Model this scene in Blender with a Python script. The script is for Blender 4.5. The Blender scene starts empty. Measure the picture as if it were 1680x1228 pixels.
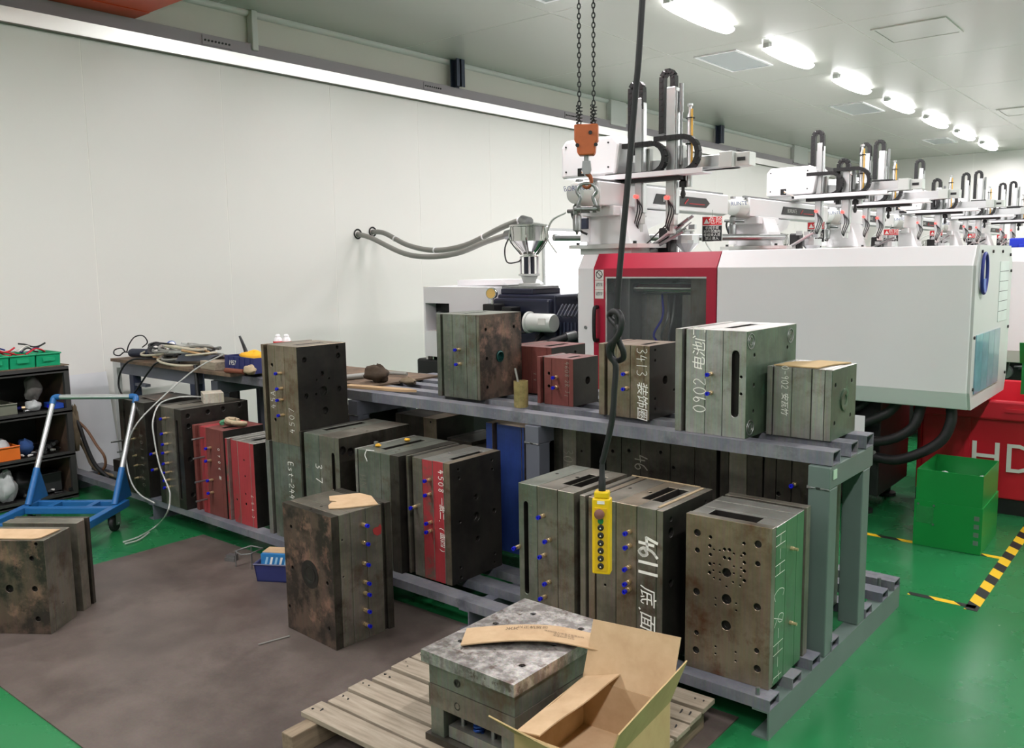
import bpy, math, random
from mathutils import Vector, Matrix
from mathutils.geometry import delaunay_2d_cdt
random.seed(7)
R = math.radians
sc = bpy.context.scene
col = sc.collection
# ------------------------------------------------------------------ camera
F_PX, PITCH, ROLL, YAW, CAM_H = 1413.5, 0.1293, -0.0148, math.pi / 2 - 0.88407, 1.6
def _cam_rows():
    cp, sp = math.cos(PITCH), math.sin(PITCH); cr, sr = math.cos(ROLL), math.sin(ROLL)
    R0 = Matrix(((1, 0, 0), (0, 0, -1), (0, 1, 0)))
    Rp = Matrix(((1, 0, 0), (0, cp, -sp), (0, sp, cp)))
    Rr = Matrix(((cr, -sr, 0), (sr, cr, 0), (0, 0, 1)))
    return Rr @ Rp @ R0 @ Matrix.Rotation(YAW, 3, 'Z').transposed()
CM = _cam_rows()
cam_data = bpy.data.cameras.new('camera')
cam = bpy.data.objects.new('camera', cam_data); col.objects.link(cam)
cam_data.sensor_fit = 'HORIZONTAL'; cam_data.sensor_width = 36; cam_data.lens = F_PX / 1680 * 36
cam_data.clip_start = 0.05; cam_data.clip_end = 200
cm = (CM.transposed() @ Matrix(((1, 0, 0), (0, -1, 0), (0, 0, -1)))).to_4x4()
cm.translation = (0, 0, CAM_H); cam.matrix_world = cm
sc.camera = cam
def at(u, v, x=None, y=None, z=None):
    """survey helper: a measured sight line met with a known plane of the room"""
    d = CM.transposed() @ Vector(((u - 840) / F_PX, (v - 614) / F_PX, 1))
    o = Vector((0, 0, CAM_H))
    t = x / d.x if x is not None else (y / d.y if y is not None else (z - CAM_H) / d.z)
    return o + d * t
# ------------------------------------------------------------------ world, exposure
w = bpy.data.worlds.new('world'); sc.world = w; w.use_nodes = True
w.node_tree.nodes['Background'].inputs[0].default_value = (0.9, 0.95, 1, 1)
w.node_tree.nodes['Background'].inputs[1].default_value = 0.3
vs = sc.view_settings
vs.view_transform = 'Standard'; vs.look = 'None'; vs.gamma = 1; vs.use_curve_mapping = False
vs.exposure = 0.72
cy_ = sc.cycles
cy_.max_bounces = 6; cy_.diffuse_bounces = 3; cy_.glossy_bounces = 3; cy_.transmission_bounces = 3; cy_.transparent_max_bounces = 6
cy_.caustics_reflective = False; cy_.caustics_refractive = False; cy_.use_adaptive_sampling = True; cy_.adaptive_threshold = .02
LAMP_W = 34.0          # watts of each ceiling lamp
# ------------------------------------------------------------------ helpers
def lin(c): return tuple(((x / 255) / 12.92 if x / 255 <= .04045 else ((x / 255 + .055) / 1.055) ** 2.4) for x in c)
def new_mat(name):
    m = bpy.data.materials.new(name); m.use_nodes = True
    return m, m.node_tree, m.node_tree.nodes['Principled BSDF']
def N(nt, t, **k):
    n = nt.nodes.new(t)
    for a, b in k.items(): setattr(n, a, b)
    return n
def plain(name, rgb, rough=.5, metal=0.0, var=.12, scale=6, bump=0.0, spec=.5, coat=0.0, bscale=None):
    m, nt, b = new_mat(name)
    tc = N(nt, 'ShaderNodeTexCoord'); n = N(nt, 'ShaderNodeTexNoise'); n.inputs['Scale'].default_value = scale; n.inputs['Detail'].default_value = 2
    nt.links.new(tc.outputs['Object'], n.inputs['Vector'])
    mx = N(nt, 'ShaderNodeMix', data_type='RGBA'); c = lin(rgb)
    mx.inputs[6].default_value = (*[x * (1 - var) for x in c], 1); mx.inputs[7].default_value = (*[min(1, x * (1 + var)) for x in c], 1)
    nt.links.new(n.outputs['Fac'], mx.inputs[0]); nt.links.new(mx.outputs[2], b.inputs['Base Color'])
    b.inputs['Roughness'].default_value = rough; b.inputs['Metallic'].default_value = metal
    b.inputs['Specular IOR Level'].default_value = spec; b.inputs['Coat Weight'].default_value = coat
    if bump:
        n2 = N(nt, 'ShaderNodeTexNoise'); n2.inputs['Scale'].default_value = bscale or scale * 12; n2.inputs['Detail'].default_value = 1
        nt.links.new(tc.outputs['Object'], n2.inputs['Vector'])
        bp = N(nt, 'ShaderNodeBump'); bp.inputs['Strength'].default_value = bump; bp.inputs['Distance'].default_value = .002
        nt.links.new(n2.outputs['Fac'], bp.inputs['Height']); nt.links.new(bp.outputs['Normal'], b.inputs['Normal'])
    return m
def steel(name, c1, c2, c3=None, rough=.33, metal=.64, scale=5, bump=.09, thr=(.4, .6), thr3=(.54, .68), val=1.62):
    """machined tool steel: two mottled tones, vertical grind streaks and a third stain colour"""
    m, nt, b = new_mat(name)
    tc = N(nt, 'ShaderNodeTexCoord')
    n = N(nt, 'ShaderNodeTexNoise'); n.inputs['Scale'].default_value = scale; n.inputs['Detail'].default_value = 6; n.inputs['Roughness'].default_value = .68
    nt.links.new(tc.outputs['Object'], n.inputs['Vector'])
    mp = N(nt, 'ShaderNodeMapping'); mp.inputs['Scale'].default_value = (60, 60, 3)
    nt.links.new(tc.outputs['Object'], mp.inputs['Vector'])
    ns = N(nt, 'ShaderNodeTexNoise'); ns.inputs['Scale'].default_value = 2.0; ns.inputs['Detail'].default_value = 2
    nt.links.new(mp.outputs['Vector'], ns.inputs['Vector'])
    r = N(nt, 'ShaderNodeMapRange'); r.inputs[1].default_value, r.inputs[2].default_value = thr
    nt.links.new(n.outputs['Fac'], r.inputs[0])
    mx = N(nt, 'ShaderNodeMix', data_type='RGBA'); mx.inputs[6].default_value = (*lin(c1), 1); mx.inputs[7].default_value = (*lin(c2), 1)
    nt.links.new(r.outputs[0], mx.inputs[0]); out = mx.outputs[2]
    if c3:
        n3 = N(nt, 'ShaderNodeTexNoise'); n3.inputs['Scale'].default_value = scale * .8; n3.inputs['Detail'].default_value = 6; n3.inputs['Roughness'].default_value = .7
        of = N(nt, 'ShaderNodeVectorMath', operation='ADD'); of.inputs[1].default_value = (7.3, 3.1, 5.7)
        nt.links.new(tc.outputs['Object'], of.inputs[0]); nt.links.new(of.outputs[0], n3.inputs['Vector'])
        r3 = N(nt, 'ShaderNodeMapRange'); r3.inputs[1].default_value, r3.inputs[2].default_value = thr3
        nt.links.new(n3.outputs['Fac'], r3.inputs[0])
        m3 = N(nt, 'ShaderNodeMix', data_type='RGBA'); m3.inputs[7].default_value = (*lin(c3), 1)
        nt.links.new(r3.outputs[0], m3.inputs[0]); nt.links.new(out, m3.inputs[6]); out = m3.outputs[2]
    sm = N(nt, 'ShaderNodeMix', data_type='RGBA', blend_type='MULTIPLY'); sm.inputs[0].default_value = .35
    nt.links.new(out, sm.inputs[6]); nt.links.new(ns.outputs['Color'], sm.inputs[7])
    br = N(nt, 'ShaderNodeHueSaturation'); br.inputs['Saturation'].default_value = .92; br.inputs['Value'].default_value = val
    nt.links.new(sm.outputs[2], br.inputs['Color']); nt.links.new(br.outputs[0], b.inputs['Base Color'])
    rr = N(nt, 'ShaderNodeMapRange'); rr.inputs[3].default_value = rough - .1; rr.inputs[4].default_value = rough + .18
    nt.links.new(n.outputs['Fac'], rr.inputs[0]); nt.links.new(rr.outputs[0], b.inputs['Roughness'])
    b.inputs['Metallic'].default_value = metal
    if bump:
        bp = N(nt, 'ShaderNodeBump'); bp.inputs['Strength'].default_value = bump; bp.inputs['Distance'].default_value = .002
        nt.links.new(n.outputs['Fac'], bp.inputs['Height']); nt.links.new(bp.outputs['Normal'], b.inputs['Normal'])
    return m
def emit(name, rgb, s):
    m, nt, b = new_mat(name)
    b.inputs['Base Color'].default_value = (*rgb, 1); b.inputs['Emission Color'].default_value = (*rgb, 1); b.inputs['Emission Strength'].default_value = s
    m.cycles.emission_sampling = 'NONE' if s < 8 else 'AUTO'
    return m
def clear(name, rgb, alpha, rough=.1):
    m, nt, b = new_mat(name)
    b.inputs['Base Color'].default_value = (*lin(rgb), 1); b.inputs['Roughness'].default_value = rough
    b.inputs['Alpha'].default_value = alpha
    return m
class MB:
    """collects geometry, then links it as ONE mesh object"""
    def __init__(s): s.v = []; s.f = []; s.m = []
    def add(s, vs_, fs, mi=0):
        o = len(s.v); s.v += [Vector(p) for p in vs_]
        for i, f in enumerate(fs): s.f.append([o + k for k in f]); s.m.append(mi if isinstance(mi, int) else mi[i])
        return s
    def box(s, x0, x1, y0, y1, z0, z1, mi=0):
        x0, x1 = min(x0, x1), max(x0, x1); y0, y1 = min(y0, y1), max(y0, y1); z0, z1 = min(z0, z1), max(z0, z1)
        v = [(x, y, z) for z in (z0, z1) for y in (y0, y1) for x in (x0, x1)]
        return s.add(v, [(0, 2, 3, 1), (4, 5, 7, 6), (0, 1, 5, 4), (2, 6, 7, 3), (0, 4, 6, 2), (1, 3, 7, 5)], mi)
    def obox(s, M, sx, sy, sz, mi=0):
        v = [M @ Vector((x * sx / 2, y * sy / 2, z * sz / 2)) for z in (-1, 1) for y in (-1, 1) for x in (-1, 1)]
        return s.add(v, [(0, 2, 3, 1), (4, 5, 7, 6), (0, 1, 5, 4), (2, 6, 7, 3), (0, 4, 6, 2), (1, 3, 7, 5)], mi)
    def bar(s, a, b, wd, ht, up=(0, 0, 1), mi=0):
        a, b = Vector(a), Vector(b); d = (b - a); L = d.length; d.normalize(); up = Vector(up)
        if abs(d.dot(up)) > .98: up = Vector((0, 1, 0))
        sx = d.cross(up).normalized(); u2 = sx.cross(d).normalized()
        M = Matrix((sx, d, u2)).transposed().to_4x4(); M.translation = (a + b) / 2
        return s.obox(M, wd, L, ht, mi)
    def tubebar(s, a, b, wd, ht, t=.004, up=(0, 0, 1), mi=0):
        """open-ended rectangular steel tube"""
        a, b = Vector(a), Vector(b); d = (b - a).normalized(); up = Vector(up)
        sx = d.cross(up).normalized(); u2 = sx.cross(d).normalized()
        vs_ = []
        for p in (a, b):
            for k in (0, t):
                for (i, j) in ((-1, -1), (1, -1), (1, 1), (-1, 1)):
                    vs_.append(p + sx * i * (wd / 2 - k) + u2 * j * (ht / 2 - k))
        fs = []
        for i in range(4):
            j = (i + 1) % 4
            fs += [(i, j, 8 + j, 8 + i), (4 + i, 12 + i, 12 + j, 4 + j), (i, 4 + i, 4 + j, j), (8 + i, 8 + j, 12 + j, 12 + i)]
        return s.add(vs_, fs, mi)
    def cyl(s, a, b, r0, r1=None, n=12, mi=0, cap=True):
        a, b = Vector(a), Vector(b); r1 = r0 if r1 is None else r1; d = (b - a).normalized()
        t = Vector((0, 0, 1)) if abs(d.z) < .9 else Vector((1, 0, 0)); u = d.cross(t).normalized(); v = d.cross(u)
        vs_ = []
        for p, r in ((a, r0), (b, r1)):
            vs_ += [p + (u * math.cos(2 * math.pi * i / n) + v * math.sin(2 * math.pi * i / n)) * r for i in range(n)]
        fs = [(i, (i + 1) % n, n + (i + 1) % n, n + i) for i in range(n)]
        fs = [f[::-1] for f in fs]
        if cap: fs += [tuple(range(n)), tuple(range(2 * n - 1, n - 1, -1))]
        return s.add(vs_, fs, mi)
    def ring(s, c, axis, R_, r, n=24, k=8, mi=0, a0=0, a1=2 * math.pi, sx=1.0):
        c = Vector(c); ax = Vector(axis).normalized(); t = Vector((0, 0, 1)) if abs(ax.z) < .9 else Vector((1, 0, 0))
        u = ax.cross(t).normalized(); v = ax.cross(u)
        full = abs(a1 - a0 - 2 * math.pi) < 1e-6
        pts = [c + u * math.cos(a0 + (a1 - a0) * i / n) * R_ * sx + v * math.sin(a0 + (a1 - a0) * i / n) * R_ for i in range(n if full else n + 1)]
        return s.tube(pts, r, k, mi, closed=full, smooth=False)
    def tube(s, pts, r, n=8, mi=0, closed=False, smooth=True, sub=5):
        pts = [Vector(p) for p in pts]
        if smooth and len(pts) > 2 and not closed: pts = spline(pts, sub)
        m = len(pts); rr = r if callable(r) else (lambda t: r)
        prev = None; vs_ = []
        for i, p in enumerate(pts):
            d = (pts[(i + 1) % m] - pts[i - 1]) if closed else (pts[min(i + 1, m - 1)] - pts[max(i - 1, 0)])
            if d.length < 1e-9: d = Vector((0, 0, 1))
            d.normalize()
            if prev is None:
                t = Vector((0, 0, 1)) if abs(d.z) < .9 else Vector((1, 0, 0)); u = d.cross(t).normalized()
            else:
                u = prev - d * prev.dot(d)
                u = u.normalized() if u.length > 1e-6 else d.orthogonal().normalized()
            prev = u; v = d.cross(u)
            q = rr(i / max(1, m - 1))
            vs_ += [p + (u * math.cos(2 * math.pi * k / n) + v * math.sin(2 * math.pi * k / n)) * q for k in range(n)]
        fs = []
        for i in range(m if closed else m - 1):
            a, b = i * n, ((i + 1) % m) * n
            fs += [(a + k, a + (k + 1) % n, b + (k + 1) % n, b + k) for k in range(n)]
        if not closed: fs += [tuple(range(n - 1, -1, -1)), tuple(range((m - 1) * n, m * n))]
        return s.add(vs_, fs, mi)
    def lathe(s, prof, c=(0, 0, 0), axis=(0, 0, 1), n=20, mi=0):
        c = Vector(c); ax = Vector(axis).normalized(); t = Vector((0, 0, 1)) if abs(ax.z) < .9 else Vector((1, 0, 0))
        u = t.cross(ax).normalized(); v = ax.cross(u); vs_ = []
        for (r, h) in prof: vs_ += [c + ax * h + (u * math.cos(2 * math.pi * k / n) + v * math.sin(2 * math.pi * k / n)) * max(r, 1e-5) for k in range(n)]
        fs = []
        for i in range(len(prof) - 1): fs += [(i * n + k, i * n + (k + 1) % n, (i + 1) * n + (k + 1) % n, (i + 1) * n + k) for k in range(n)]
        if prof[0][0] > 1e-4: fs.append(tuple(range(n - 1, -1, -1)))
        if prof[-1][0] > 1e-4: fs.append(tuple(range((len(prof) - 1) * n, len(prof) * n)))
        return s.add(vs_, fs, mi)
    def prism(s, poly, a, b, plane='yz', mi=0):
        """polygon in a coordinate plane extruded along the third axis from a to b"""
        mk = {'yz': lambda p, t: (t, p[0], p[1]), 'xz': lambda p, t: (p[0], t, p[1]), 'xy': lambda p, t: (p[0], p[1], t)}[plane]
        n = len(poly); vs_ = [mk(p, a) for p in poly] + [mk(p, b) for p in poly]
        fs = [(i, (i + 1) % n, n + (i + 1) % n, n + i) for i in range(n)] + [tuple(range(n - 1, -1, -1)), tuple(range(n, 2 * n))]
        return s.add(vs_, fs, mi)
    def sheet(s, fn, nu, nv, thick=.003, mi=0):
        """thick curved sheet from fn(u,v), u and v in 0..1"""
        g = [[Vector(fn(i / nu, j / nv)) for j in range(nv + 1)] for i in range(nu + 1)]
        top, bot = [], []
        for i in range(nu + 1):
            for j in range(nv + 1):
                du = g[min(i + 1, nu)][j] - g[max(i - 1, 0)][j]; dv = g[i][min(j + 1, nv)] - g[i][max(j - 1, 0)]
                nn = du.cross(dv); nn = nn.normalized() if nn.length > 1e-9 else Vector((0, 0, 1))
                top.append(g[i][j] + nn * thick / 2); bot.append(g[i][j] - nn * thick / 2)
        k = nv + 1; o = len(top); fs = []
        for i in range(nu):
            for j in range(nv):
                a = i * k + j; fs += [(a, a + k, a + k + 1, a + 1), (o + a, o + a + 1, o + a + k + 1, o + a + k)]
        for i in range(nu): fs += [(i * k, o + i * k, o + (i + 1) * k, (i + 1) * k), (i * k + nv, (i + 1) * k + nv, o + (i + 1) * k + nv, o + i * k + nv)]
        for j in range(nv): fs += [(j, j + 1, o + j + 1, o + j), (nu * k + j, o + nu * k + j, o + nu * k + j + 1, nu * k + j + 1)]
        return s.add(top + bot, fs, mi)
    def mesh(s, name, mats, smooth=None):
        me = bpy.data.meshes.new(name); me.from_pydata([tuple(p) for p in s.v], [], s.f)
        mats = mats if isinstance(mats, (list, tuple)) else [mats]
        for m in mats: me.materials.append(m)
        if len(mats) > 1: me.polygons.foreach_set('material_index', s.m)
        import bmesh
        bm = bmesh.new(); bm.from_mesh(me); bmesh.ops.recalc_face_normals(bm, faces=bm.faces); bm.to_mesh(me); bm.free()
        if smooth:
            me.polygons.foreach_set('use_smooth', [True] * len(me.polygons)); me.set_sharp_from_angle(angle=R(smooth))
        me.update(); return me
    def build(s, name, mats, parent=None, smooth=None, bevel=0, world=True):
        if parent is not None and world:
            top = parent
            while top.parent: top = top.parent
            inv = top.matrix_basis.inverted(); s.v = [inv @ p for p in s.v]
        me = s.mesh(name, mats, smooth)
        return link(name, me, parent, bevel)
def link(name, me, parent=None, bevel=0, loc=None):
    o = bpy.data.objects.new(name, me); col.objects.link(o); o.parent = parent
    if loc is not None: o.location = loc
    if bevel:
        b = o.modifiers.new('bevel', 'BEVEL'); b.width = bevel; b.segments = 2; b.limit_method = 'ANGLE'; b.angle_limit = R(40)
    return o
def spline(pts, sub=5):
    P = [pts[0] * 2 - pts[1]] + pts + [pts[-1] * 2 - pts[-2]]; out = []
    for i in range(1, len(P) - 2):
        a, b, c, d = P[i - 1], P[i], P[i + 1], P[i + 2]
        for k in range(sub):
            t = k / sub
            out.append(.5 * ((2 * b) + (c - a) * t + (2 * a - 5 * b + 4 * c - d) * t * t + (3 * b - a - 3 * c + d) * t ** 3))
    out.append(pts[-1]); return out
def tag(o, label, cat, group=None, kind=None):
    if label: o['label'] = label
    if cat: o['category'] = cat
    if group: o['group'] = group
    if kind: o['kind'] = kind
    return o
def thing(name, label, cat, loc=(0, 0, 0), rz=0, group=None):
    o = bpy.data.objects.new(name, None); col.objects.link(o); o.empty_display_size = .05
    o.location = loc; o.rotation_euler = (0, 0, rz)
    o.matrix_basis = Matrix.Translation(loc) @ Matrix.Rotation(rz, 4, 'Z')
    return tag(o, label, cat, group)
def struct(o): o['kind'] = 'structure'; return o
def copy_tree(o, parent=None):
    c = o.copy(); col.objects.link(c); c.parent = parent
    for ch in list(o.children): copy_tree(ch, c)
    return c
def text_mesh(body, size, shear=0.0):
    """flat lettering as a mesh in the xy plane, centred"""
    cu = bpy.data.curves.new('lettering', 'FONT'); cu.body = body; cu.size = size; cu.align_x = 'CENTER'; cu.align_y = 'CENTER'; cu.shear = shear
    cu.resolution_u = 2
    o = bpy.data.objects.new('lettering', cu); me = bpy.data.meshes.new_from_object(o)
    vs_ = [v.co.copy() for v in me.vertices]; fs = [list(p.vertices) for p in me.polygons]
    bpy.data.objects.remove(o); bpy.data.meshes.remove(me); bpy.data.curves.remove(cu)
    return vs_, fs
def lettering(name, body, size, mat, parent, pos, right, up, off=.0012, world=True, shear=0.0):
    vs_, fs = text_mesh(body, size, shear)
    right, up = Vector(right).normalized(), Vector(up).normalized(); nn = right.cross(up); p = Vector(pos) + nn * off
    b = MB(); b.add([p + right * v.x + up * v.y for v in vs_], fs)
    return b.build(name, mat, parent, world=world)
# handwritten strokes in a unit box (x right, y up)
G = {'0': [[(.5, 1), (.15, .75), (.1, .35), (.4, 0), (.75, .15), (.85, .6), (.65, .95), (.45, 1)]], '1': [[(.5, 1), (.5, 0)]],
     '2': [[(.15, .8), (.4, 1), (.75, .85), (.7, .55), (.15, .05), (.9, .05)]], '3': [[(.2, .95), (.6, 1), (.75, .8), (.4, .55), (.8, .35), (.6, .05), (.15, .05)]],
     '4': [[(.4, 1), (.1, .4), (.9, .45)], [(.65, .8), (.6, 0)]], '5': [[(.85, 1), (.3, 1), (.25, .6), (.7, .6), (.8, .25), (.5, 0), (.15, .1)]],
     '6': [[(.75, 1), (.3, .7), (.15, .25), (.5, 0), (.8, .2), (.6, .45), (.2, .3)]], '7': [[(.1, .95), (.9, 1), (.4, 0)]],
     '8': [[(.8, .85), (.45, 1), (.25, .75), (.75, .35), (.6, .02), (.2, .15), (.35, .45), (.8, .75), (.8, .9)]], '9': [[(.8, .8), (.5, 1), (.2, .75), (.5, .5), (.8, .8), (.6, 0)]],
     '-': [[(.15, .5), (.85, .5)]], 'A': [[(.05, 0), (.5, 1), (.95, 0)], [(.25, .4), (.75, .4)]], 'H': [[(.15, 1), (.15, 0)], [(.85, 1), (.85, 0)], [(.15, .5), (.85, .5)]],
     'N': [[(.1, 0), (.1, 1), (.85, 0), (.85, 1)]], 'E': [[(.8, 1), (.2, 1), (.2, 0), (.8, 0)], [(.2, .5), (.7, .5)]], 'T': [[(.1, 1), (.9, 1)], [(.5, 1), (.5, 0)]],
     'D': [[(.2, 0), (.2, 1), (.75, .75), (.75, .25), (.2, 0)]], 'C': [[(.8, .9), (.4, 1), (.15, .5), (.4, 0), (.85, .1)]], 'B': [[(.2, 0), (.2, 1), (.7, .8), (.2, .5), (.8, .3), (.2, 0)]],
     'R': [[(.2, 0), (.2, 1), (.75, .8), (.2, .5), (.85, 0)]], 'Q': [[(.8, .9), (.4, 1), (.2, .6), (.5, .4), (.8, .6), (.8, .9), (.2, 0)], [(.5, .3), (.9, .05)]],
     's': [[(.8, .55), (.4, .6), (.3, .4), (.7, .25), (.6, 0), (.2, 0)]], 't': [[(.5, .9), (.45, .1), (.7, 0)], [(.2, .6), (.8, .62)]], 'J': [[(.3, 1), (.9, 1)], [(.65, 1), (.6, .15), (.2, .05)]],
     'j': [[(.5, .7), (.45, -.1), (.2, 0)]], 'L': [[(.2, 1), (.2, 0), (.8, .05)]], 'I': [[(.5, 1), (.5, 0)]], 'V': [[(.1, 1), (.5, 0), (.9, 1)]], '.': [[(.4, 0), (.5, .06)]], 'M': [[(.1, 0), (.15, 1), (.5, .4), (.85, 1), (.9, 0)]]}
def scribble(name, body, mat, parent, start, along, up, h, adv=.72, wd=.0045, off=.0012):
    """chalk handwriting: strokes as thin raised ribbons on a face (thing-local coordinates)"""
    along, up = Vector(along), Vector(up); nn = along.cross(up).normalized(); b = MB(); p = Vector(start)
    for ch in body:
        if ch in G:
            for st in G[ch]:
                pts = [p + along * (x * h * .6) + up * (y * h) + nn * off for (x, y) in st]
                if len(pts) > 3: pts = spline(pts, 3)
                for a, c in zip(pts, pts[1:]):
                    d = (c - a)
                    if d.length < 1e-6: continue
                    d.normalize(); sd = nn.cross(d) * wd / 2; e = d * wd * .3
                    b.add([a - e - sd, c + e - sd, c + e + sd, a - e + sd], [(0, 1, 2, 3)])
            p = p + along * h * adv
        elif ch == ' ': p = p + along * h * .45
        else:
            vs_, fs = text_mesh(ch, h * 1.15, .15); q = p + along * h * .5 + up * h * .5 + nn * off
            b.add([q + along * v.x + up * v.y for v in vs_], fs); p = p + along * h * 1.1
    o = b.build(name, mat, parent, world=False); o['kind'] = 'stuff'; return o
# ------------------------------------------------------------------ materials
M_ = {}
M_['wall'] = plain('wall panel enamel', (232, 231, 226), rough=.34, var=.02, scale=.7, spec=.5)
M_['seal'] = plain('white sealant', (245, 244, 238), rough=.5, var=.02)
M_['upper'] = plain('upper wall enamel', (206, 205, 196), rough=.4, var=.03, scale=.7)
M_['ceil'] = plain('ceiling panel enamel', (188, 188, 181), rough=.24, var=.03, scale=.5, spec=.6)
M_['ceilseal'] = plain('ceiling joint sealant', (222, 222, 216), rough=.5, var=.03)
M_['joint'] = plain('dark joint', (120, 119, 112), rough=.7, var=.05)
M_['white'] = plain('white powder coat', (240, 239, 241), rough=.35, var=.02, scale=2)
M_['white2'] = plain('off white powder coat', (205, 208, 204), rough=.4, var=.02, scale=2)
M_['grey_panel'] = plain('grey green machine panel', (192, 196, 193), rough=.4, var=.03, scale=2)
M_['red'] = plain('raspberry red powder coat', (176, 28, 58), rough=.33, var=.05, scale=3, bump=.12, bscale=220)
M_['navy'] = plain('navy casting paint', (30, 33, 52), rough=.4, var=.15, scale=6, bump=.1)
M_['black'] = plain('black plastic', (20, 20, 22), rough=.45, var=.15)
M_['blackm'] = plain('black painted steel', (26, 27, 28), rough=.5, var=.2, scale=8)
M_['rubber'] = plain('black rubber', (28, 28, 30), rough=.55, var=.1)
M_['chrome'] = plain('polished stainless', (205, 205, 203), rough=.16, metal=1, var=.06, scale=9)
M_['alu'] = plain('extruded aluminium', (205, 207, 208), rough=.32, metal=.75, var=.04, scale=9)
M_['zinc'] = plain('galvanised steel', (150, 152, 152), rough=.35, metal=.85, var=.15, scale=25)
M_['brass'] = plain('brass', (214, 190, 150), rough=.3, metal=.8, var=.12, scale=60)
M_['bluecap'] = plain('blue fitting collar', (18, 28, 190), rough=.35, var=.1)
M_['glass'] = clear('machine window pane', (110, 114, 118), .2, .06)
M_['hosegrey'] = plain('grey conveying hose', (142, 142, 136), rough=.5, var=.06, scale=30)
M_['chalk'] = plain('white chalk', (244, 242, 234), rough=.95, var=.1, scale=80)
M_['chalkdim'] = plain('faint chalk', (140, 135, 122), rough=.95, var=.2, scale=80)
M_['beam'] = plain('violet grey beam paint', (150, 144, 149), rough=.4, var=.06, scale=3)
M_['bluepost'] = plain('dark blue grey steel', (52, 58, 78), rough=.5, var=.08)
M_['orange'] = plain('orange crane paint', (210, 78, 38), rough=.4, var=.06, scale=2)
M_['wood'] = None
M_['yellow'] = plain('yellow pendant plastic', (226, 190, 16), rough=.4, var=.06, scale=18)
M_['hazgreen'] = plain('green hollow sheet', (24, 138, 62), rough=.3, var=.05, scale=4, spec=.6)
M_['binred'] = plain('red moulded plastic', (205, 34, 52), rough=.38, var=.07, scale=3)
M_['binblue'] = plain('navy blue plastic', (44, 50, 104), rough=.4, var=.12, scale=10)
M_['bingreen'] = plain('bright green plastic', (22, 160, 112), rough=.4, var=.07, scale=10)
M_['trolley'] = plain('blue trolley paint', (36, 102, 164), rough=.42, var=.1, scale=9)
M_['paper'] = plain('white paper', (232, 231, 226), rough=.8, var=.03)
M_['redpaint'] = plain('red sign paint', (206, 28, 38), rough=.5, var=.04)
M_['signblack'] = plain('sign black', (24, 24, 26), rough=.5, var=.05)
M_['orangebox'] = plain('orange plastic', (232, 116, 40), rough=.45, var=.08)
M_['plasticbag'] = clear('clear plastic film', (235, 238, 240), .35, .2)
M_['bagwhite'] = clear('cloudy plastic bag', (212, 216, 216), .62, .25)
M_['cloth'] = plain('dirty cloth glove', (120, 106, 86), rough=.95, var=.3, scale=25)
M_['cloth2'] = plain('cream glove cloth', (178, 160, 132), rough=.95, var=.25, scale=25)
M_['card'] = None
def floor_mat():
    m, nt, b = new_mat('green epoxy floor')
    tc = N(nt, 'ShaderNodeTexCoord'); n = N(nt, 'ShaderNodeTexNoise'); n.inputs['Scale'].default_value = 1.1; n.inputs['Detail'].default_value = 6
    nt.links.new(tc.outputs['Object'], n.inputs['Vector'])
    mx = N(nt, 'ShaderNodeMix', data_type='RGBA'); mx.inputs[6].default_value = (*lin((26, 104, 56)), 1); mx.inputs[7].default_value = (*lin((42, 126, 76)), 1)
    nt.links.new(n.outputs['Fac'], mx.inputs[0]); nt.links.new(mx.outputs[2], b.inputs['Base Color'])
    n2 = N(nt, 'ShaderNodeTexNoise'); n2.inputs['Scale'].default_value = 3.5; n2.inputs['Detail'].default_value = 8
    nt.links.new(tc.outputs['Object'], n2.inputs['Vector'])
    r = N(nt, 'ShaderNodeMapRange'); r.inputs[3].default_value = .16; r.inputs[4].default_value = .38
    nt.links.new(n2.outputs['Fac'], r.inputs[0]); nt.links.new(r.outputs[0], b.inputs['Roughness'])
    bp = N(nt, 'ShaderNodeBump'); bp.inputs['Strength'].default_value = .08; bp.inputs['Distance'].default_value = .004
    nt.links.new(n2.outputs['Fac'], bp.inputs['Height']); nt.links.new(bp.outputs['Normal'], b.inputs['Normal'])
    return m
M_['floor'] = floor_mat()
M_['sheet'] = steel('rusty floor plate', (88, 78, 72), (112, 101, 94), (70, 60, 56), rough=.42, metal=.2, val=1.25, scale=2.2, bump=.05, thr=(.35, .65), thr3=(.5, .8))
M_['rack'] = plain('blue grey rack paint', (100, 103, 113), rough=.48, var=.12, scale=7)
M_['rackgreen'] = plain('green grey rack paint', (96, 112, 106), rough=.45, var=.12, scale=7)
M_['rackdusty'] = steel('worn rack rail paint', (102, 105, 116), (124, 125, 130), (86, 87, 96), rough=.5, metal=.1, val=1.25, scale=6, bump=.05)
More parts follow.
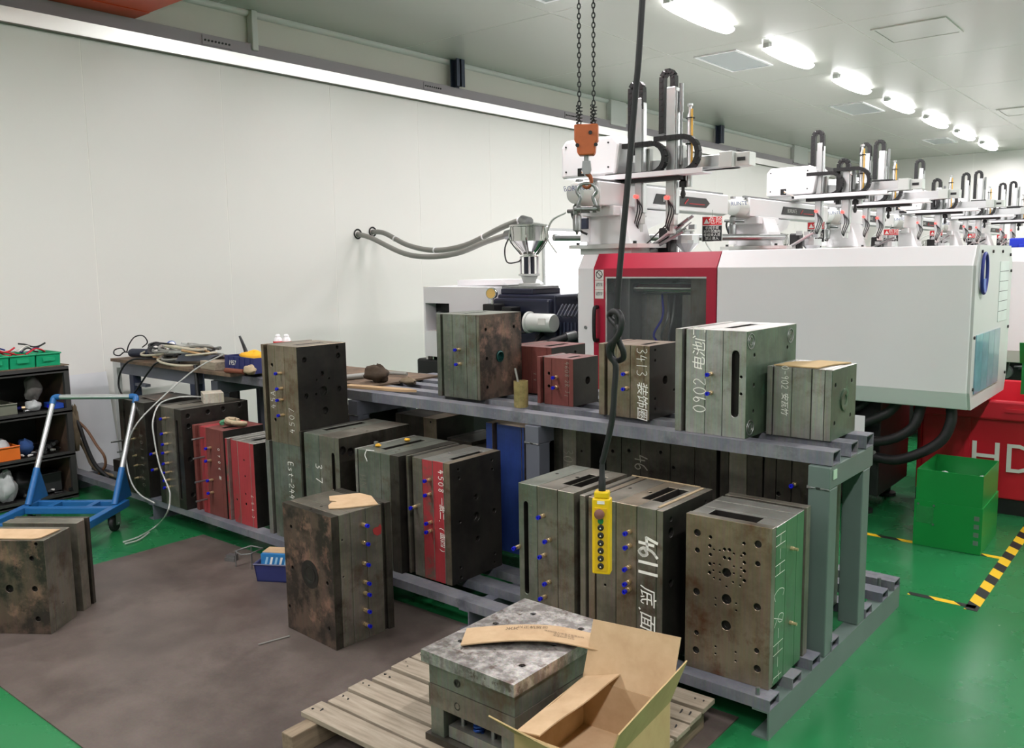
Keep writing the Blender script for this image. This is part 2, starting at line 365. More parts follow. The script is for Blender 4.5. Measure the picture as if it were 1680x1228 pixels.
# ------------------------------------------------------------------ room shell
WX, BY, RX, FY, CZ = -6.8, 21.7, 6.5, -5.5, 3.85
def shell():
    b = MB(); b.box(WX - .3, RX, FY, BY + .2, -.12, 0); struct(b.build('floor', M_['floor']))
    # left wall: sandwich panels up to the runway beam, a set back wall above
    b = MB(); b.box(WX - .12, WX - .0016, FY, BY, 0, 3.34); wl = struct(b.build('wall_left', M_['seal']))
    y = 3.2 - 1.185 * 7; k = 0; shared = None
    while y < BY - .2:
        y1 = min(y + 1.185, BY)
        if not (y < 10.0 and y1 > 8.95):
            b = MB(); b.box(WX - .0014, WX, y + .004, y1 - .004, 0, 3.33); b.build('panel', M_['wall'], wl)
        else:   # the bay with the window opening
            for (a, c, z0, z1) in ((y, max(y, 8.95), 0, 3.33), (min(y1, 10.0), y1, 0, 3.33), (max(y, 8.95), min(y1, 10.0), 0, .9), (max(y, 8.95), min(y1, 10.0), 2.03, 3.33)):
                if c - a > .02: b = MB(); b.box(WX - .0014, WX, a + .003, c - .003, z0, z1); b.build('panel', M_['wall'], wl)
        y = y1
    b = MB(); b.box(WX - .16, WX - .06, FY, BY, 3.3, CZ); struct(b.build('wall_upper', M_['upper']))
    # round edged cove between upper wall and ceiling
    b = MB(); b.cyl((WX - .05, FY, CZ - .02), (WX - .05, BY, CZ - .02), .035, n=10); struct(b.build('trim_1', M_['white2'], smooth=40))
    # white sloping cap along the top of the panels
    b = MB(); b.prism([(WX - .02, 3.335), (WX + .022, 3.335), (WX + .03, 3.445), (WX - .02, 3.445)], FY, BY, 'xz'); struct(b.build('trim_2', plain('satin white steel flange', (236, 235, 233), rough=.34, metal=.85, var=.01)))
    b = MB(); b.box(WX - .012, WX + .052, FY, BY, 3.326, 3.334); struct(b.build('trim_3', M_['joint']))
    b = MB(); b.box(WX - .3, RX, BY, BY + .12, 0, CZ); wb = struct(b.build('wall_back', M_['seal']))
    for i in range(11):
        x = WX + i * 1.185; b = MB(); b.box(x + .004, min(x + 1.181, RX), BY - .0015, BY, 0, CZ - .002); b.build('panel', M_['wall'], wb)
    b = MB(); b.box(RX, RX + .12, FY, BY, 0, CZ); struct(b.build('wall_right', M_['wall']))
    b = MB(); b.box(WX - .3, RX, FY - .12, FY, 0, CZ); struct(b.build('wall_front', M_['wall']))
    # ceiling: panels in a grid of joints
    b = MB(); b.box(WX - .3, RX + .1, FY - .1, BY + .2, CZ - .0045, CZ + .1); ce = struct(b.build('ceiling', M_['ceilseal']))
    xs = [WX - .16, -4.885, -2.97, -1.055, .86, 2.775, 4.69, RX]; y0 = 8.78 - 2.18 * 7
    meshes = {}
    for i in range(len(xs) - 1):
        for j in range(14):
            a, c = y0 + j * 2.18, min(y0 + (j + 1) * 2.18, BY)
            if c <= FY or a >= BY: continue
            sx, sy = round(xs[i + 1] - xs[i], 3), round(c - a, 3)
            if (sx, sy) not in meshes:
                q = MB(); q.box(.004, sx - .004, .004, sy - .004, 0, .02); meshes[(sx, sy)] = q.mesh('panel', M_['ceil'])
            link('panel', meshes[(sx, sy)], ce, loc=(xs[i], a, CZ - .006))
    # wrapped columns above the runway beam
    for (y, dy) in ((4.72, .06), (10.55, .4), (17.3, .75)):
        b = MB(); b.box(WX - .06, WX + .02, y, y + dy, 3.5, CZ - .006); o = b.build('trim_4', M_['white2'], bevel=.008); struct(o)
    # overhead runway beam of the crane
    rb = thing('crane_runway_beam', 'long violet grey steel runway beam along the top of the left wall', 'steel beam', (WX, 8, 3.45))
    b = MB(); b.box(WX - .04, WX + .0, FY, BY, 3.447, 3.555); b.box(WX - .04, WX + .03, FY, BY, 3.447, 3.455); b.build('web', M_['beam'], rb)
    for y in (4.37, 7.0, 9.6, 12.2, 14.8, 17.4):
        b = MB(); b.box(WX + .0, WX + .008, y - .14, y + .14, 3.468, 3.54); p = b.build('splice_plate', M_['beam'], rb)
        for k in range(8):
            yy = y - .115 + k * .033
            b = MB(); b.cyl((WX + .008, yy, 3.503), (WX + .016, yy, 3.503), .009, n=6); b.build('bolt', M_['blackm'], p)
    for i, y in enumerate((7.29, 13.83)):
        b = MB(); b.box(WX + .0, WX + .012, y, y + .13, 3.55, CZ - .006); b.box(WX + .012, WX + .1, y + .05, y + .075, 3.55, CZ - .006); b.box(WX + .088, WX + .1, y, y + .13, 3.55, CZ - .006)
        tag(b.build('hanger_post', M_['bluepost']), ['dark blue steel hanger post above the runway beam, nearer one', 'dark blue steel hanger post above the runway beam, farther one behind the first robot'][i], 'post', 'hanger posts above the runway beam')
    # overhead crane bridge
    cb = thing('crane_bridge', 'orange overhead crane girder resting on the runway beam, top left', 'crane', (WX, 3.3, 3.56))
    b = MB(); b.box(WX + .02, RX - .3, 2.98, 3.66, 3.565, 3.8); b.build('girder', M_['orange'], cb)
    b = MB(); b.box(WX - .02, WX + .22, 2.75, 3.655, 3.558, 3.72); b.build('end_carriage', M_['orange'], cb)
    b = MB(); b.box(WX - .02, WX + .26, 2.2, 2.75, 3.56, 3.74); b.build('drive_motor', M_['bluepost'], cb, bevel=.01)
    b = MB(); b.box(-2.6, -2.0, 3.1, 3.56, 3.2, 3.6); b.build('hoist_body', M_['orange'], cb, bevel=.02)
    b = MB(); b.box(-1.4, -1.2, 2.25, 3.05, 3.62, 3.7); b.build('pendant_arm', M_['orange'], cb)
    # window with daylight
    win = MB()
    win.box(WX - .03, WX + .02, 8.95, 8.99, .9, 2.03); win.box(WX - .03, WX + .02, 9.96, 10.0, .9, 2.03); win.box(WX - .03, WX + .02, 8.99, 9.96, 1.99, 2.03); win.box(WX - .03, WX + .02, 8.99, 9.96, .9, .94)
    wn = struct(win.build('window_1', M_['alu']))
    b = MB(); b.box(WX + .001, WX + .006, 8.99, 9.96, .94, 1.99); b.build('pane', emit('daylight pane', (1, .98, 1), 9), wn)
    b = MB(); b.box(WX - .01, WX + .02, 10.06, 10.1, .0, 2.04); b.box(WX - .01, WX + .02, 10.1, 10.75, 2.0, 2.04); b.box(WX - .01, WX + .02, 10.71, 10.75, 0, 2.0)
    d = struct(b.build('door_1', M_['alu'])); b = MB(); b.box(WX + .0005, WX + .008, 10.1, 10.71, 0, 2.0); b.build('door_leaf', M_['wall'], d)
shell()
# ceiling vents and access hatches
def vent(x0, x1, y0, y1, label, lit):
    t = thing('ceiling_vent' if lit else 'ceiling_hatch', label, 'vent' if lit else 'hatch', (x0, y0, CZ - .006), 0, 'ceiling vents' if lit else 'ceiling hatches')
    b = MB(); z = CZ - .006; e = .03
    b.box(x0, x1, y0, y0 + e, z - .012, z); b.box(x0, x1, y1 - e, y1, z - .012, z); b.box(x0, x0 + e, y0 + e, y1 - e, z - .012, z); b.box(x1 - e, x1, y0 + e, y1 - e, z - .012, z)
    b.build('frame', M_['white'] if lit else M_['ceil'], t)
    b = MB(); b.box(x0 + e + .004, x1 - e - .004, y0 + e + .004, y1 - e - .004, z - .008, z + .002); b.build('cover', M_['ventglass'] if lit else M_['ceil'], t)
M_['ventglass'] = plain('frosted vent panel', (168, 176, 180), rough=.18, var=.03, scale=1)
vent(-4.73, -4.22, 9.05, 10.05, 'square ceiling vent with white rails, nearest, left of the lamps', True)
vent(-4.71, -4.21, 13.3, 14.37, 'square ceiling vent, middle one beside the lamp row', True)
vent(-4.68, -4.24, 18.38, 19.28, 'square ceiling vent farthest back, near the back wall', True)
vent(-2.87, -2.18, 9.2, 9.92, 'flush ceiling hatch at upper right, nearest', False)
vent(-2.89, -2.2, 15.5, 16.33, 'flush ceiling hatch at the right edge, farther back', False)
vent(-4.73, -4.22, 5.3, 6.3, 'ceiling vent cut by the top edge above the chain', True)
# ceiling lamps
lamp_glow = emit('lamp diffuser', (1, 1, 1), 7)
def lamp_proto():
    t = thing('ceiling_lamp', 'lamp', 'lamp', (0, 0, CZ - .006))
    b = MB(); b.box(-.05, .05, -.6, .6, -.035, 0); b.build('housing', M_['white'], t, world=False)
    b = MB()
    prof = [(-.6, .045), (-.58, .07), (-.4, .088), (0, .098), (.4, .088), (.58, .07), (.6, .045)]
    vs_, fs, k = [], [], 9
    for (y, r) in prof: vs_ += [(math.cos(math.pi * (1 + i / (k - 1))) * r, y, -.035 + math.sin(math.pi * (1 + i / (k - 1))) * r * .55) for i in range(k)]
    for j in range(len(prof) - 1): fs += [(j * k + i, j * k + i + 1, (j + 1) * k + i + 1, (j + 1) * k + i) for i in range(k - 1)]
    b.add(vs_, fs); b.build('diffuser', lamp_glow, t, smooth=60, world=False)
    for s in (-1, 1): b = MB(); b.box(-.03, .03, s * .6, s * .635, -.045, 0); b.build('end_cap', M_['white2'], t, world=False)
    return t
lp = lamp_proto(); first = True
ld = bpy.data.lights.new('lamp_light', 'AREA'); ld.shape = 'RECTANGLE'; ld.size = .16; ld.size_y = 1.1; ld.energy = LAMP_W; ld.color = (1, .943, .962); ld.spread = R(175)
l = bpy.data.objects.new('lamp_light', ld); col.objects.link(l); l.parent = lp; l.location = (0, 0, -.1)
order = ['nearest of the visible row', 'second in the visible row', 'third in the visible row', 'fourth in the visible row', 'fifth in the visible row', 'sixth in the visible row', 'last of the visible row, by the back wall']
for xi, x in enumerate((-3.87, .35, 4.4)):
    for j in range(-6, 7):
        y = 7.53 + 2.115 * j
        if y < FY + .8 or (xi == 2 and y < 5): continue
        o = lp if first else copy_tree(lp); first = False
        o.location = (x, y, CZ - .006); o.matrix_basis = Matrix.Translation((x, y, CZ - .006))
        tag(o, ('glowing white ceiling lamp, ' + order[j]) if (xi == 0 and j >= 0) else 'white ceiling lamp overhead outside the picture', 'lamp', 'ceiling lamps')
# ------------------------------------------------------------------ floor plate and hazard tape
b = MB(); b.box(-4.62, -1.2, 1.17, 2.69, 0, .005)
tag(b.build('steel_floor_plate', M_['sheet']), 'large brown rusty steel plate lying on the green floor', 'floor plate')
def tape_mat():
    m, nt, bs = new_mat('hazard tape')
    tc = N(nt, 'ShaderNodeTexCoord'); wv = N(nt, 'ShaderNodeTexWave', bands_direction='DIAGONAL'); wv.inputs['Scale'].default_value = 2.9
    nt.links.new(tc.outputs['Object'], wv.inputs['Vector'])
    st = N(nt, 'ShaderNodeMath', operation='GREATER_THAN'); st.inputs[1].default_value = .5
    nt.links.new(wv.outputs['Fac'], st.inputs[0])
    mx = N(nt, 'ShaderNodeMix', data_type='RGBA'); mx.inputs[6].default_value = (*lin((28, 28, 28)), 1); mx.inputs[7].default_value = (*lin((226, 184, 30)), 1)
    nt.links.new(st.outputs[0], mx.inputs[0]); nt.links.new(mx.outputs[2], bs.inputs['Base Color']); bs.inputs['Roughness'].default_value = .5
    return m
tm = tape_mat()
for (x0, x1, y0, y1, lab) in ((-1.05, -.76, 4.23, 4.268, 'black and yellow floor tape strip nearest the rack end'), (-1.6, -.8, 5.03, 5.07, 'black and yellow floor tape strip running under the green box'), (-.8, -.745, 4.2, 6.2, 'wide black and yellow floor tape strip running away at the right edge')):
    b = MB(); b.box(x0, x1, y0, y1, 0, .0012); tag(b.build('floor_tape', tm), lab, 'floor tape', 'hazard tape on the floor')
# ------------------------------------------------------------------ tool steels
S = {}
S['olive'] = steel('olive tool steel', (100, 96, 85), (124, 119, 107), (86, 66, 50))
S['grey'] = steel('grey tool steel', (124, 123, 116), (142, 141, 134), (104, 96, 86))
S['light'] = steel('bright ground steel', (138, 137, 131), (158, 157, 152), (120, 112, 102), bump=.06)
S['brown'] = steel('brown stained steel', (108, 96, 78), (130, 118, 100), (92, 60, 38))
S['dark'] = steel('dark oiled steel', (54, 51, 45), (72, 68, 60), (40, 34, 28))
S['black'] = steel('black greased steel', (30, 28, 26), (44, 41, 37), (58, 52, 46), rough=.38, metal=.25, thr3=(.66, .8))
S['green'] = steel('grey green steel', (97, 102, 91), (121, 124, 113), (94, 76, 60))
S['rustface'] = steel('rust brown steel face', (44, 38, 33), (84, 68, 57), (124, 92, 76), rough=.42, metal=.3, scale=8, thr=(.42, .56), thr3=(.55, .66))
S['oxide'] = steel('red oxide painted steel', (104, 44, 38), (118, 54, 46), (80, 58, 48), val=1.25, metal=.05, rough=.5, thr3=(.66, .8))
S['red'] = steel('bright red painted steel', (158, 20, 32), (168, 26, 38), (104, 36, 34), val=1.25, metal=.0, rough=.42, thr3=(.62, .76))
S['redworn'] = steel('worn red paint on steel', (150, 20, 30), (160, 28, 38), (92, 82, 68), val=1.25, metal=.1, rough=.45, scale=4, thr3=(.5, .58))
S['redspot'] = steel('steel with a red paint spot', (86, 84, 70), (104, 100, 86), (100, 92, 78))
S['blue'] = steel('blue painted steel', (12, 48, 118), (18, 58, 134), (96, 84, 62), val=1.25, metal=.0, rough=.45, thr3=(.62, .72))
S['pgreen'] = steel('green painted steel', (52, 104, 64), (66, 116, 76), (70, 78, 60), val=1.25, metal=.05, rough=.42)
S['gface'] = steel('green stained face', (54, 70, 54), (74, 92, 72), (62, 128, 96), rough=.4, metal=.2, scale=7, thr3=(.56, .68))
S['scratch'] = steel('scuffed bright steel', (112, 108, 104), (164, 161, 156), (96, 84, 76), rough=.3, metal=.65, scale=20, bump=.6, thr=(.42, .62), thr3=(.56, .64))
COL_FIT = {}
def fit_meshes():
    b = MB(); b.lathe([(.009, 0), (.009, .012), (.0075, .013), (.0075, .017), (.0085, .018), (.0085, .027)], axis=(0, -1, 0), n=8); COL_FIT['body'] = b.mesh('hose_fitting', M_['brass'], 35)
    b = MB(); b.lathe([(.0078, .027), (.0086, .029), (.0086, .04), (.0045, .04), (.0045, .035)], axis=(0, -1, 0), n=10); COL_FIT['cap'] = b.mesh('collar', M_['bluecap'], 35)
    b = MB(); b.lathe([(.0055, 0), (.0055, .075), (.0035, .075)], axis=(0, -1, 0), n=8); COL_FIT['rod'] = b.mesh('nipple', M_['zinc'], 35)
    b = MB(); b.lathe([(.008, 0), (.008, .01), (.006, .012), (.006, .026), (.003, .026)], axis=(0, -1, 0), n=8); COL_FIT['plug'] = b.mesh('brass_plug', M_['brass'], 35)
fit_meshes()
def pip(p, poly):
    c = False; n = len(poly)
    for i in range(n):
        a, b = poly[i], poly[i - 1]
        if (a[1] > p[1]) != (b[1] > p[1]) and p[0] < (b[0] - a[0]) * (p[1] - a[1]) / (b[1] - a[1]) + a[0]: c = not c
    return c
def face_holes(b, o, eu, ev, U, V, loops, mi, mi_in=None):
    """a rectangular face with pockets: eu x ev is the outward normal"""
    o, eu, ev = Vector(o), Vector(eu), Vector(ev); en = eu.cross(ev); P = lambda p, d=0: o + eu * p[0] + ev * p[1] - en * d
    if not loops: b.add([P((0, 0)), P((U, 0)), P((U, V)), P((0, V))], [(0, 1, 2, 3)], mi); return
    pts = [Vector((0, 0)), Vector((U, 0)), Vector((U, V)), Vector((0, V))]; edges = [(0, 1), (1, 2), (2, 3), (3, 0)]
    for poly, d in loops:
        k = len(pts); n = len(poly); pts += [Vector(p) for p in poly]; edges += [(k + i, k + (i + 1) % n) for i in range(n)]
    vs_, _, fs, *_r = delaunay_2d_cdt(pts, edges, [], 0, 1e-6)
    keep = [f for f in fs if not any(pip(sum((vs_[i] for i in f), Vector((0, 0))) / len(f), poly) for poly, d in loops)]
    b.add([P(v) for v in vs_], keep, mi)
    for poly, d in loops:
        n = len(poly); q = [P(p) for p in poly] + [P(p, d) for p in poly]
        b.add(q, [(i, (i + 1) % n, n + (i + 1) % n, n + i) for i in range(n)] + [tuple(range(n, 2 * n))], mi if mi_in is None else mi_in)
def circ(c, r, n=12): return [(c[0] + r * math.cos(2 * math.pi * i / n), c[1] + r * math.sin(2 * math.pi * i / n)) for i in range(n)]
def slot(x0, x1, z0, z1, n=5):
    """rounded slot, long axis z"""
    r = (x1 - x0) / 2; cx = (x0 + x1) / 2; out = []
    if (z1 - z0) > (x1 - x0):
        out += [(cx + r * math.cos(math.pi * i / n), z1 - r + r * math.sin(math.pi * i / n)) for i in range(n + 1)]
        out += [(cx - r * math.cos(math.pi * i / n), z0 + r - r * math.sin(math.pi * i / n)) for i in range(n + 1)]
        return out
    return [(x0, z0), (x1, z0), (x1, z1), (x0, z1)]
def rect(x0, x1, z0, z1): return [(x0, z0), (x1, z0), (x1, z1), (x0, z1)]
class Mold:
    def __init__(s, label, loc, W, D, H, rz=0, group='injection molds on the rack'):
        s.t = thing('injection_mold', label, 'mold', loc, rz, group); s.W, s.D, s.H = W, D, H
        s.inv = s.t.matrix_basis.inverted(); s.h = {k: [] for k in 'FBRT'}
    def px(s, u, v, face, off=0.0):
        ax, val = {'F': (1, off), 'B': (1, s.D - off), 'R': (0, -off), 'T': (2, s.H - off)}[face]
        d = s.inv.to_3x3() @ (CM.transposed() @ Vector(((u - 840) / F_PX, (v - 614) / F_PX, 1))); o = s.inv @ Vector((0, 0, CAM_H))
        return o + d * ((val - o[ax]) / d[ax])
    def hole(s, face, u, v, r, depth=.02, n=12):
        p = s.px(u, v, face); c = {'F': (p.x, p.z), 'B': (p.x, p.z), 'R': (p.y, p.z), 'T': (p.x, p.y)}[face]
        s.h[face].append(('c', c, r, depth, n)); return s
    def pocket(s, face, u0, v0, u1, v1, depth=.03, kind='slot'):
        a, b = s.px(u0, v0, face), s.px(u1, v1, face)
        g = {'F': (a.x, b.x, a.z, b.z), 'B': (a.x, b.x, a.z, b.z), 'R': (a.y, b.y, a.z, b.z)}[face]
        s.h[face].append((kind, (min(g[:2]), max(g[:2]), min(g[2:]), max(g[2:])), depth)); return s
    def tpocket(s, x0, x1, y0, y1, depth=.04): s.h['T'].append(('rect', (x0, x1, y0, y1), depth)); return s
    def plates(s, spec):
        """spec: (width share, mat, front recess, top recess, back recess, right-face mat) from left to right"""
        tot = sum(p[0] for p in spec); x = -s.W; s.pl = []
        for i, p in enumerate(spec):
            w = p[0] / tot * s.W; x0, x1 = x, (x + w if i < len(spec) - 1 else 0.0); x = x1
            fr = p[2] if len(p) > 2 else 0; tr = p[3] if len(p) > 3 else 0; br = p[4] if len(p) > 4 else fr; rm = p[5] if len(p) > 5 else None; fm = p[6] if len(p) > 6 else None
            gap = .0022 if i < len(spec) - 1 else 0
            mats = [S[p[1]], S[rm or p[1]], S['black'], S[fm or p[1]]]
            y0, y1, z1 = fr, s.D - br, s.H - tr; b = MB()
            def loops(face):
                out = []
                for h in s.h[face]:
                    if face == 'R':
                        if i != len(spec) - 1: continue
                        if h[0] == 'c':
                            c, r = h[1], h[2]
                            if r < c[0] - y0 and c[0] < y1 - r and r < c[1] < z1 - r: out.append(([(a - y0, q) for a, q in circ(c, r, h[4])], h[3]))
                        else:
                            g = h[1]; out.append(([(a - y0, q) for a, q in (rect(*g) if h[0] == 'rect' else slot(*g))], h[2]))
                        continue
                    if h[0] == 'c':
                        c, r = h[1], h[2]; poly = circ(c, r, h[4]); d = h[3]
                    else:
                        g = h[1]; d = h[2]
                        if face == 'T':
                            g = (max(g[0], x0 + .0025), min(g[1], x1 - gap - .0025), max(g[2], y0 + .003), min(g[3], y1 - .003))
                            if g[1] - g[0] < .004: continue
                        poly = (rect if h[0] == 'rect' else slot)(*g)
                    if min(q[0] for q in poly) < x0 + .001 or max(q[0] for q in poly) > x1 - gap - .001: continue
                    if face in 'FB':
                        if min(q[1] for q in poly) < .001 or max(q[1] for q in poly) > z1 - .001: continue
                        out.append(([(q[0] - x0, q[1]) for q in poly] if face == 'F' else [(x1 - gap - q[0], q[1]) for q in poly][::-1], d))
                    else:
                        if min(q[1] for q in poly) < y0 + .001 or max(q[1] for q in poly) > y1 - .001: continue
                        out.append(([(q[0] - x0, q[1] - y0) for q in poly], d))
                return out
            w_ = x1 - gap - x0; xr = x1 - gap
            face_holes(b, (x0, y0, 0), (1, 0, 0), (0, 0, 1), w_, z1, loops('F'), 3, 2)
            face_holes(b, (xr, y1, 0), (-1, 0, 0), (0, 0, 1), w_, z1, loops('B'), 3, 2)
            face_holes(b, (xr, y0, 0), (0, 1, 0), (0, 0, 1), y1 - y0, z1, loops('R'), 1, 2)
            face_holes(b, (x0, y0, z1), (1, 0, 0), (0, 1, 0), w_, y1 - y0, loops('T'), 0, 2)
            b.add([(x0, y1, 0), (x0, y0, 0), (x0, y0, z1), (x0, y1, z1)], [(0, 1, 2, 3)]); b.add([(x0, y1, 0), (xr, y1, 0), (xr, y0, 0), (x0, y0, 0)], [(0, 1, 2, 3)])
            import bmesh
            me = bpy.data.meshes.new('plate'); me.from_pydata([tuple(q) for q in b.v], [], b.f)
            for m in mats: me.materials.append(m)
            me.polygons.foreach_set('material_index', b.m)
            bm = bmesh.new(); bm.from_mesh(me); bmesh.ops.remove_doubles(bm, verts=bm.verts, dist=1e-6); bm.to_mesh(me); bm.free(); me.update()
            s.pl.append(link('plate', me, s.t, bevel=.0014)); s.pl[-1].modifiers[0].segments = 1; s.pl[-1].modifiers[0].angle_limit = R(50)
        return s
    def fit(s, pts, face='F', kind='fit', off=0.0):
        for (u, v) in pts:
            p = s.px(u, v, face, off)
            if kind == 'fit':
                o = link('hose_fitting', COL_FIT['body'], s.t, loc=p); c = link('collar', COL_FIT['cap'], o)
            else: o = link('brass_plug' if kind == 'plug' else 'nipple', COL_FIT[kind], s.t, loc=p)
            if face == 'B': o.rotation_euler = (0, 0, math.pi)
            if face == 'R': o.rotation_euler = (0, 0, math.pi / 2)
        return s
    def chalk(s, body, box, dirn='down', mat='chalk', face='F', wd=.0035):
        (u0, v0, u1, v1) = box; a, b = s.px(u0, v0, face), s.px(u1, v1, face); sg = 1 if face == 'F' else -1
        h = abs(b.x - a.x); L = abs(b.z - a.z); n = sum(1 if c in G else (.6 if c == ' ' else 1.4) for c in body)
        adv = L / (h * n) if h else .7
        if dirn == 'down': st, al, up = Vector((a.x, a.y, max(a.z, b.z))), (0, 0, -1), (sg, 0, 0)
        else: st, al, up = Vector((b.x, a.y, min(a.z, b.z))), (0, 0, 1), (-sg, 0, 0)
        scribble('chalk_marking', body, M_[mat], s.t, st, al, up, h, adv, wd); return s
    def ringpart(s, u, v, face, R_, hole, mat, depth=.012):
        p = s.px(u, v, face); ax = {'R': (1, 0, 0), 'F': (0, -1, 0), 'B': (0, 1, 0)}[face]
        b = MB(); b.lathe([(R_, 0), (R_, .006), (R_ * .82, .007), (hole, .004), (hole, -depth)], p, ax, 20); b.build('locating_ring', mat, s.t, 35, world=False); return s
    def stdtop(s, holes=()):
        return s
RA = -0.0136      # the rack stands a hair off square with the wall
UZ, LZ = .89, .14
def L3(x, y): return x, y
# --- molds on the upper deck
m = Mold('grey green mold on the upper deck, leftmost, with a teal centre bore', (-2.919, 3.301, UZ), .31, .34, .443, RA)
m.hole('R', 820.7, 584.8, .032, .03, 18)
for p in ((797, 541), (843, 536), (799, 588.6), (800, 636), (846, 610)): m.hole('R', *p, .009)
m.tpocket(-.2, -.165, .08, .26); m.plates([(25, 'green'), (12, 'dark', .022), (55, 'green'), (75, 'green'), (55, 'green'), (16, 'olive', 0, 0, 0, 'rustface')])
m.fit([(753.9, 573.7), (755.3, 597.4)]); m.chalk('TSTD 1210 TDH-H', (733, 527, 739, 640), mat='chalkdim', wd=.002)
b = MB(); p = m.px(820.7, 584.8, 'R'); b.lathe([(.03, -.02), (.03, .002), (.024, .004), (.024, -.018), (.0, -.018)], p, (1, 0, 0), 18); b.build('sprue_bushing', plain('teal greased steel', (30, 78, 74), rough=.3, metal=.4), m.t, 35, world=False)
m = Mold('dark red brown mold at the back of the upper deck, half hidden behind two others', (-2.72, 3.652, UZ), .3, .31, .255, RA)
for p in ((912, 590), (944, 578), (948, 596)): m.hole('R', *p, .009)
m.tpocket(-.1, -.06, .06, .24); m.plates([(20, 'oxide'), (15, 'dark', .02), (60, 'oxide'), (60, 'oxide'), (18, 'oxide', 0, 0, 0, 'black')]); m.chalk('VV', (876, 612, 880, 632), mat='chalkdim', wd=.002)
m = Mold('small rust red mold on the upper deck beside the glue pot', (-2.410, 3.411, UZ), .225, .215, .236, RA)
m.hole('F', 900.5, 613, .008).hole('F', 900.5, 634, .008).hole('R', 964.4, 624.4, .02, .03, 16); m.tpocket(-.075, -.05, .05, .15)
m.plates([(6, 'oxide'), (6, 'dark', .02), (13, 'oxide'), (28, 'oxide'), (8, 'oxide', 0, 0, 0, 'black')]); m.fit([(914, 619), (914, 635.5)]); m.chalk('4608 2R Jj', (927, 594, 934, 655), mat='chalkdim', wd=.0022)
m = Mold('brown stained mold on the upper deck behind the knotted cable', (-1.926, 3.311, UZ), .272, .25, .333, RA)
m.hole('R', 1091.3, 623.8, .02, .03, 16)
for p in ((1075, 575), (1075, 592), (1075, 655), (1075, 672), (1104, 563), (1106, 640)): m.hole('R', *p, .007)
m.tpocket(-.08, -.05, .05, .18); m.plates([(35, 'brown'), (15, 'dark', .02), (50, 'brown'), (80, 'brown'), (75, 'brown'), (30, 'brown', 0, 0, 0, 'black')])
m.fit([(1029, 613), (1029, 637.5)]); m.chalk('3413 装饰圈', (1045, 570, 1061, 678), wd=.003)
m = Mold('tall bright steel mold on the upper deck with long slot and big white handwriting', (-1.412, 3.172, UZ), .315, .49, .428, RA)
m.pocket('F', 1201, 575, 1211, 686, .025).hole('F', 1215.8, 619, .006).hole('F', 1215.4, 647, .006); m.tpocket(-.16, -.12, .12, .38)
for p in ((1238, 583), (1237, 632), (1236, 675), (1292, 570), (1290, 600), (1265, 610), (1264, 660)): m.hole('R', *p, .008)
m.plates([(55, 'grey'), (30, 'dark', .022), (150, 'light'), (130, 'light'), (170, 'light', 0, 0, 0, 'gface')]); m.fit([(1167, 613.7), (1167, 644.6)]); m.chalk('0902 电池门', (1139, 546, 1157, 678), 'up', wd=.0042)
for (u, v) in ((1232.3, 560.3), (1296.9, 550.8), (1230.2, 702.2)):
    p = m.px(u, v, 'R'); b = MB(); b.ring(p, (1, 0, 0), .03, .0028, 20, 6); b.ring(p, (1, 0, 0), .016, .0022, 16, 6); b.build('guide_pin_ring', M_['zinc'], m.t, 60, world=False)
m = Mold('smaller mold at the right end of the upper deck with a green stained face', (-1.126, 3.313, UZ), .262, .275, .28, RA)
for p in ((1371, 632.5), (1397.5, 624.5), (1369, 695), (1395, 681)): m.hole('R', *p, .009)
m.hole('R', 1384.8, 656, .02, .03, 16)
m.plates([(75, 'grey'), (12, 'dark', .018), (235, 'grey'), (240, 'grey'), (6, 'black', .006, .004), (155, 'light'), (85, 'grey', 0, -0.0, 0, 'gface')]); m.chalk('0-902 安瓦竹', (1283, 600, 1292, 678), wd=.0022)
m.ringpart(1384.8, 656, 'R', .045, .021, S['gface'])
# --- molds in the front row of the lower deck
m = Mold('dark mold at the far left end of the lower deck, next to the trolley handle', (-5.181, 2.667, LZ), .34, .36, .615, RA)
for p in ((252, 690), (253, 740)): m.hole('R', *p, .01)
m.tpocket(-.2, -.15, .08, .28); m.plates([(30, 'dark'), (16, 'black', .03), (50, 'dark'), (60, 'dark'), (45, 'dark', 0, 0, 0, 'black')])
m.fit([(219, 682.5), (221.5, 704), (221, 720), (224, 747.5), (226, 763.5), (227.5, 784)], kind='plug'); m.fit([(201, 723), (211, 739)], kind='rod'); m.chalk('20I BI-20', (229, 712, 240, 808), mat='chalkdim', wd=.004)
m = Mold('dark mold with two long slots and a column of fittings, near the bench', (-4.737, 2.662, LZ), .303, .455, .615, RA)
m.pocket('F', 257.6, 683, 262.6, 804, .03).pocket('F', 291, 690, 297, 820, .03); m.tpocket(-.22, -.18, .1, .36)
for p in ((308, 683), (309.5, 699.5), (312, 754), (317, 812), (341, 676), (366, 671), (393, 665)): m.hole('R', *p, .014)
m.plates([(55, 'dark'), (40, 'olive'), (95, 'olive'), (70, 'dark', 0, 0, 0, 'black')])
m.fit([(272, 686.5), (273.5, 711), (275, 728.5), (275.5, 742.5), (276.5, 760), (277, 775), (278, 787.5), (278.5, 799)]); m.fit([(256, 744), (258.5, 770)]); m.chalk('H519', (286, 752, 292, 806), 'up', mat='chalkdim', wd=.003)
m = Mold('dull red mold with four long brass nipples, under a pair of gloves', (-4.371, 2.706, LZ), .335, .27, .522, RA)
m.tpocket(-.1, -.06, .05, .2); m.plates([(25, 'oxide'), (45, 'oxide', .02), (55, 'redworn'), (130, 'oxide'), (30, 'oxide', 0, 0, 0, 'black')])
m.fit([(334, 718.5), (336, 749.5), (339, 788), (340.5, 819)], kind='rod'); m.fit([(346, 735), (346, 755.5), (349, 787.5), (350, 808)]); m.chalk('0706 面', (357, 736, 364, 800), wd=.003)
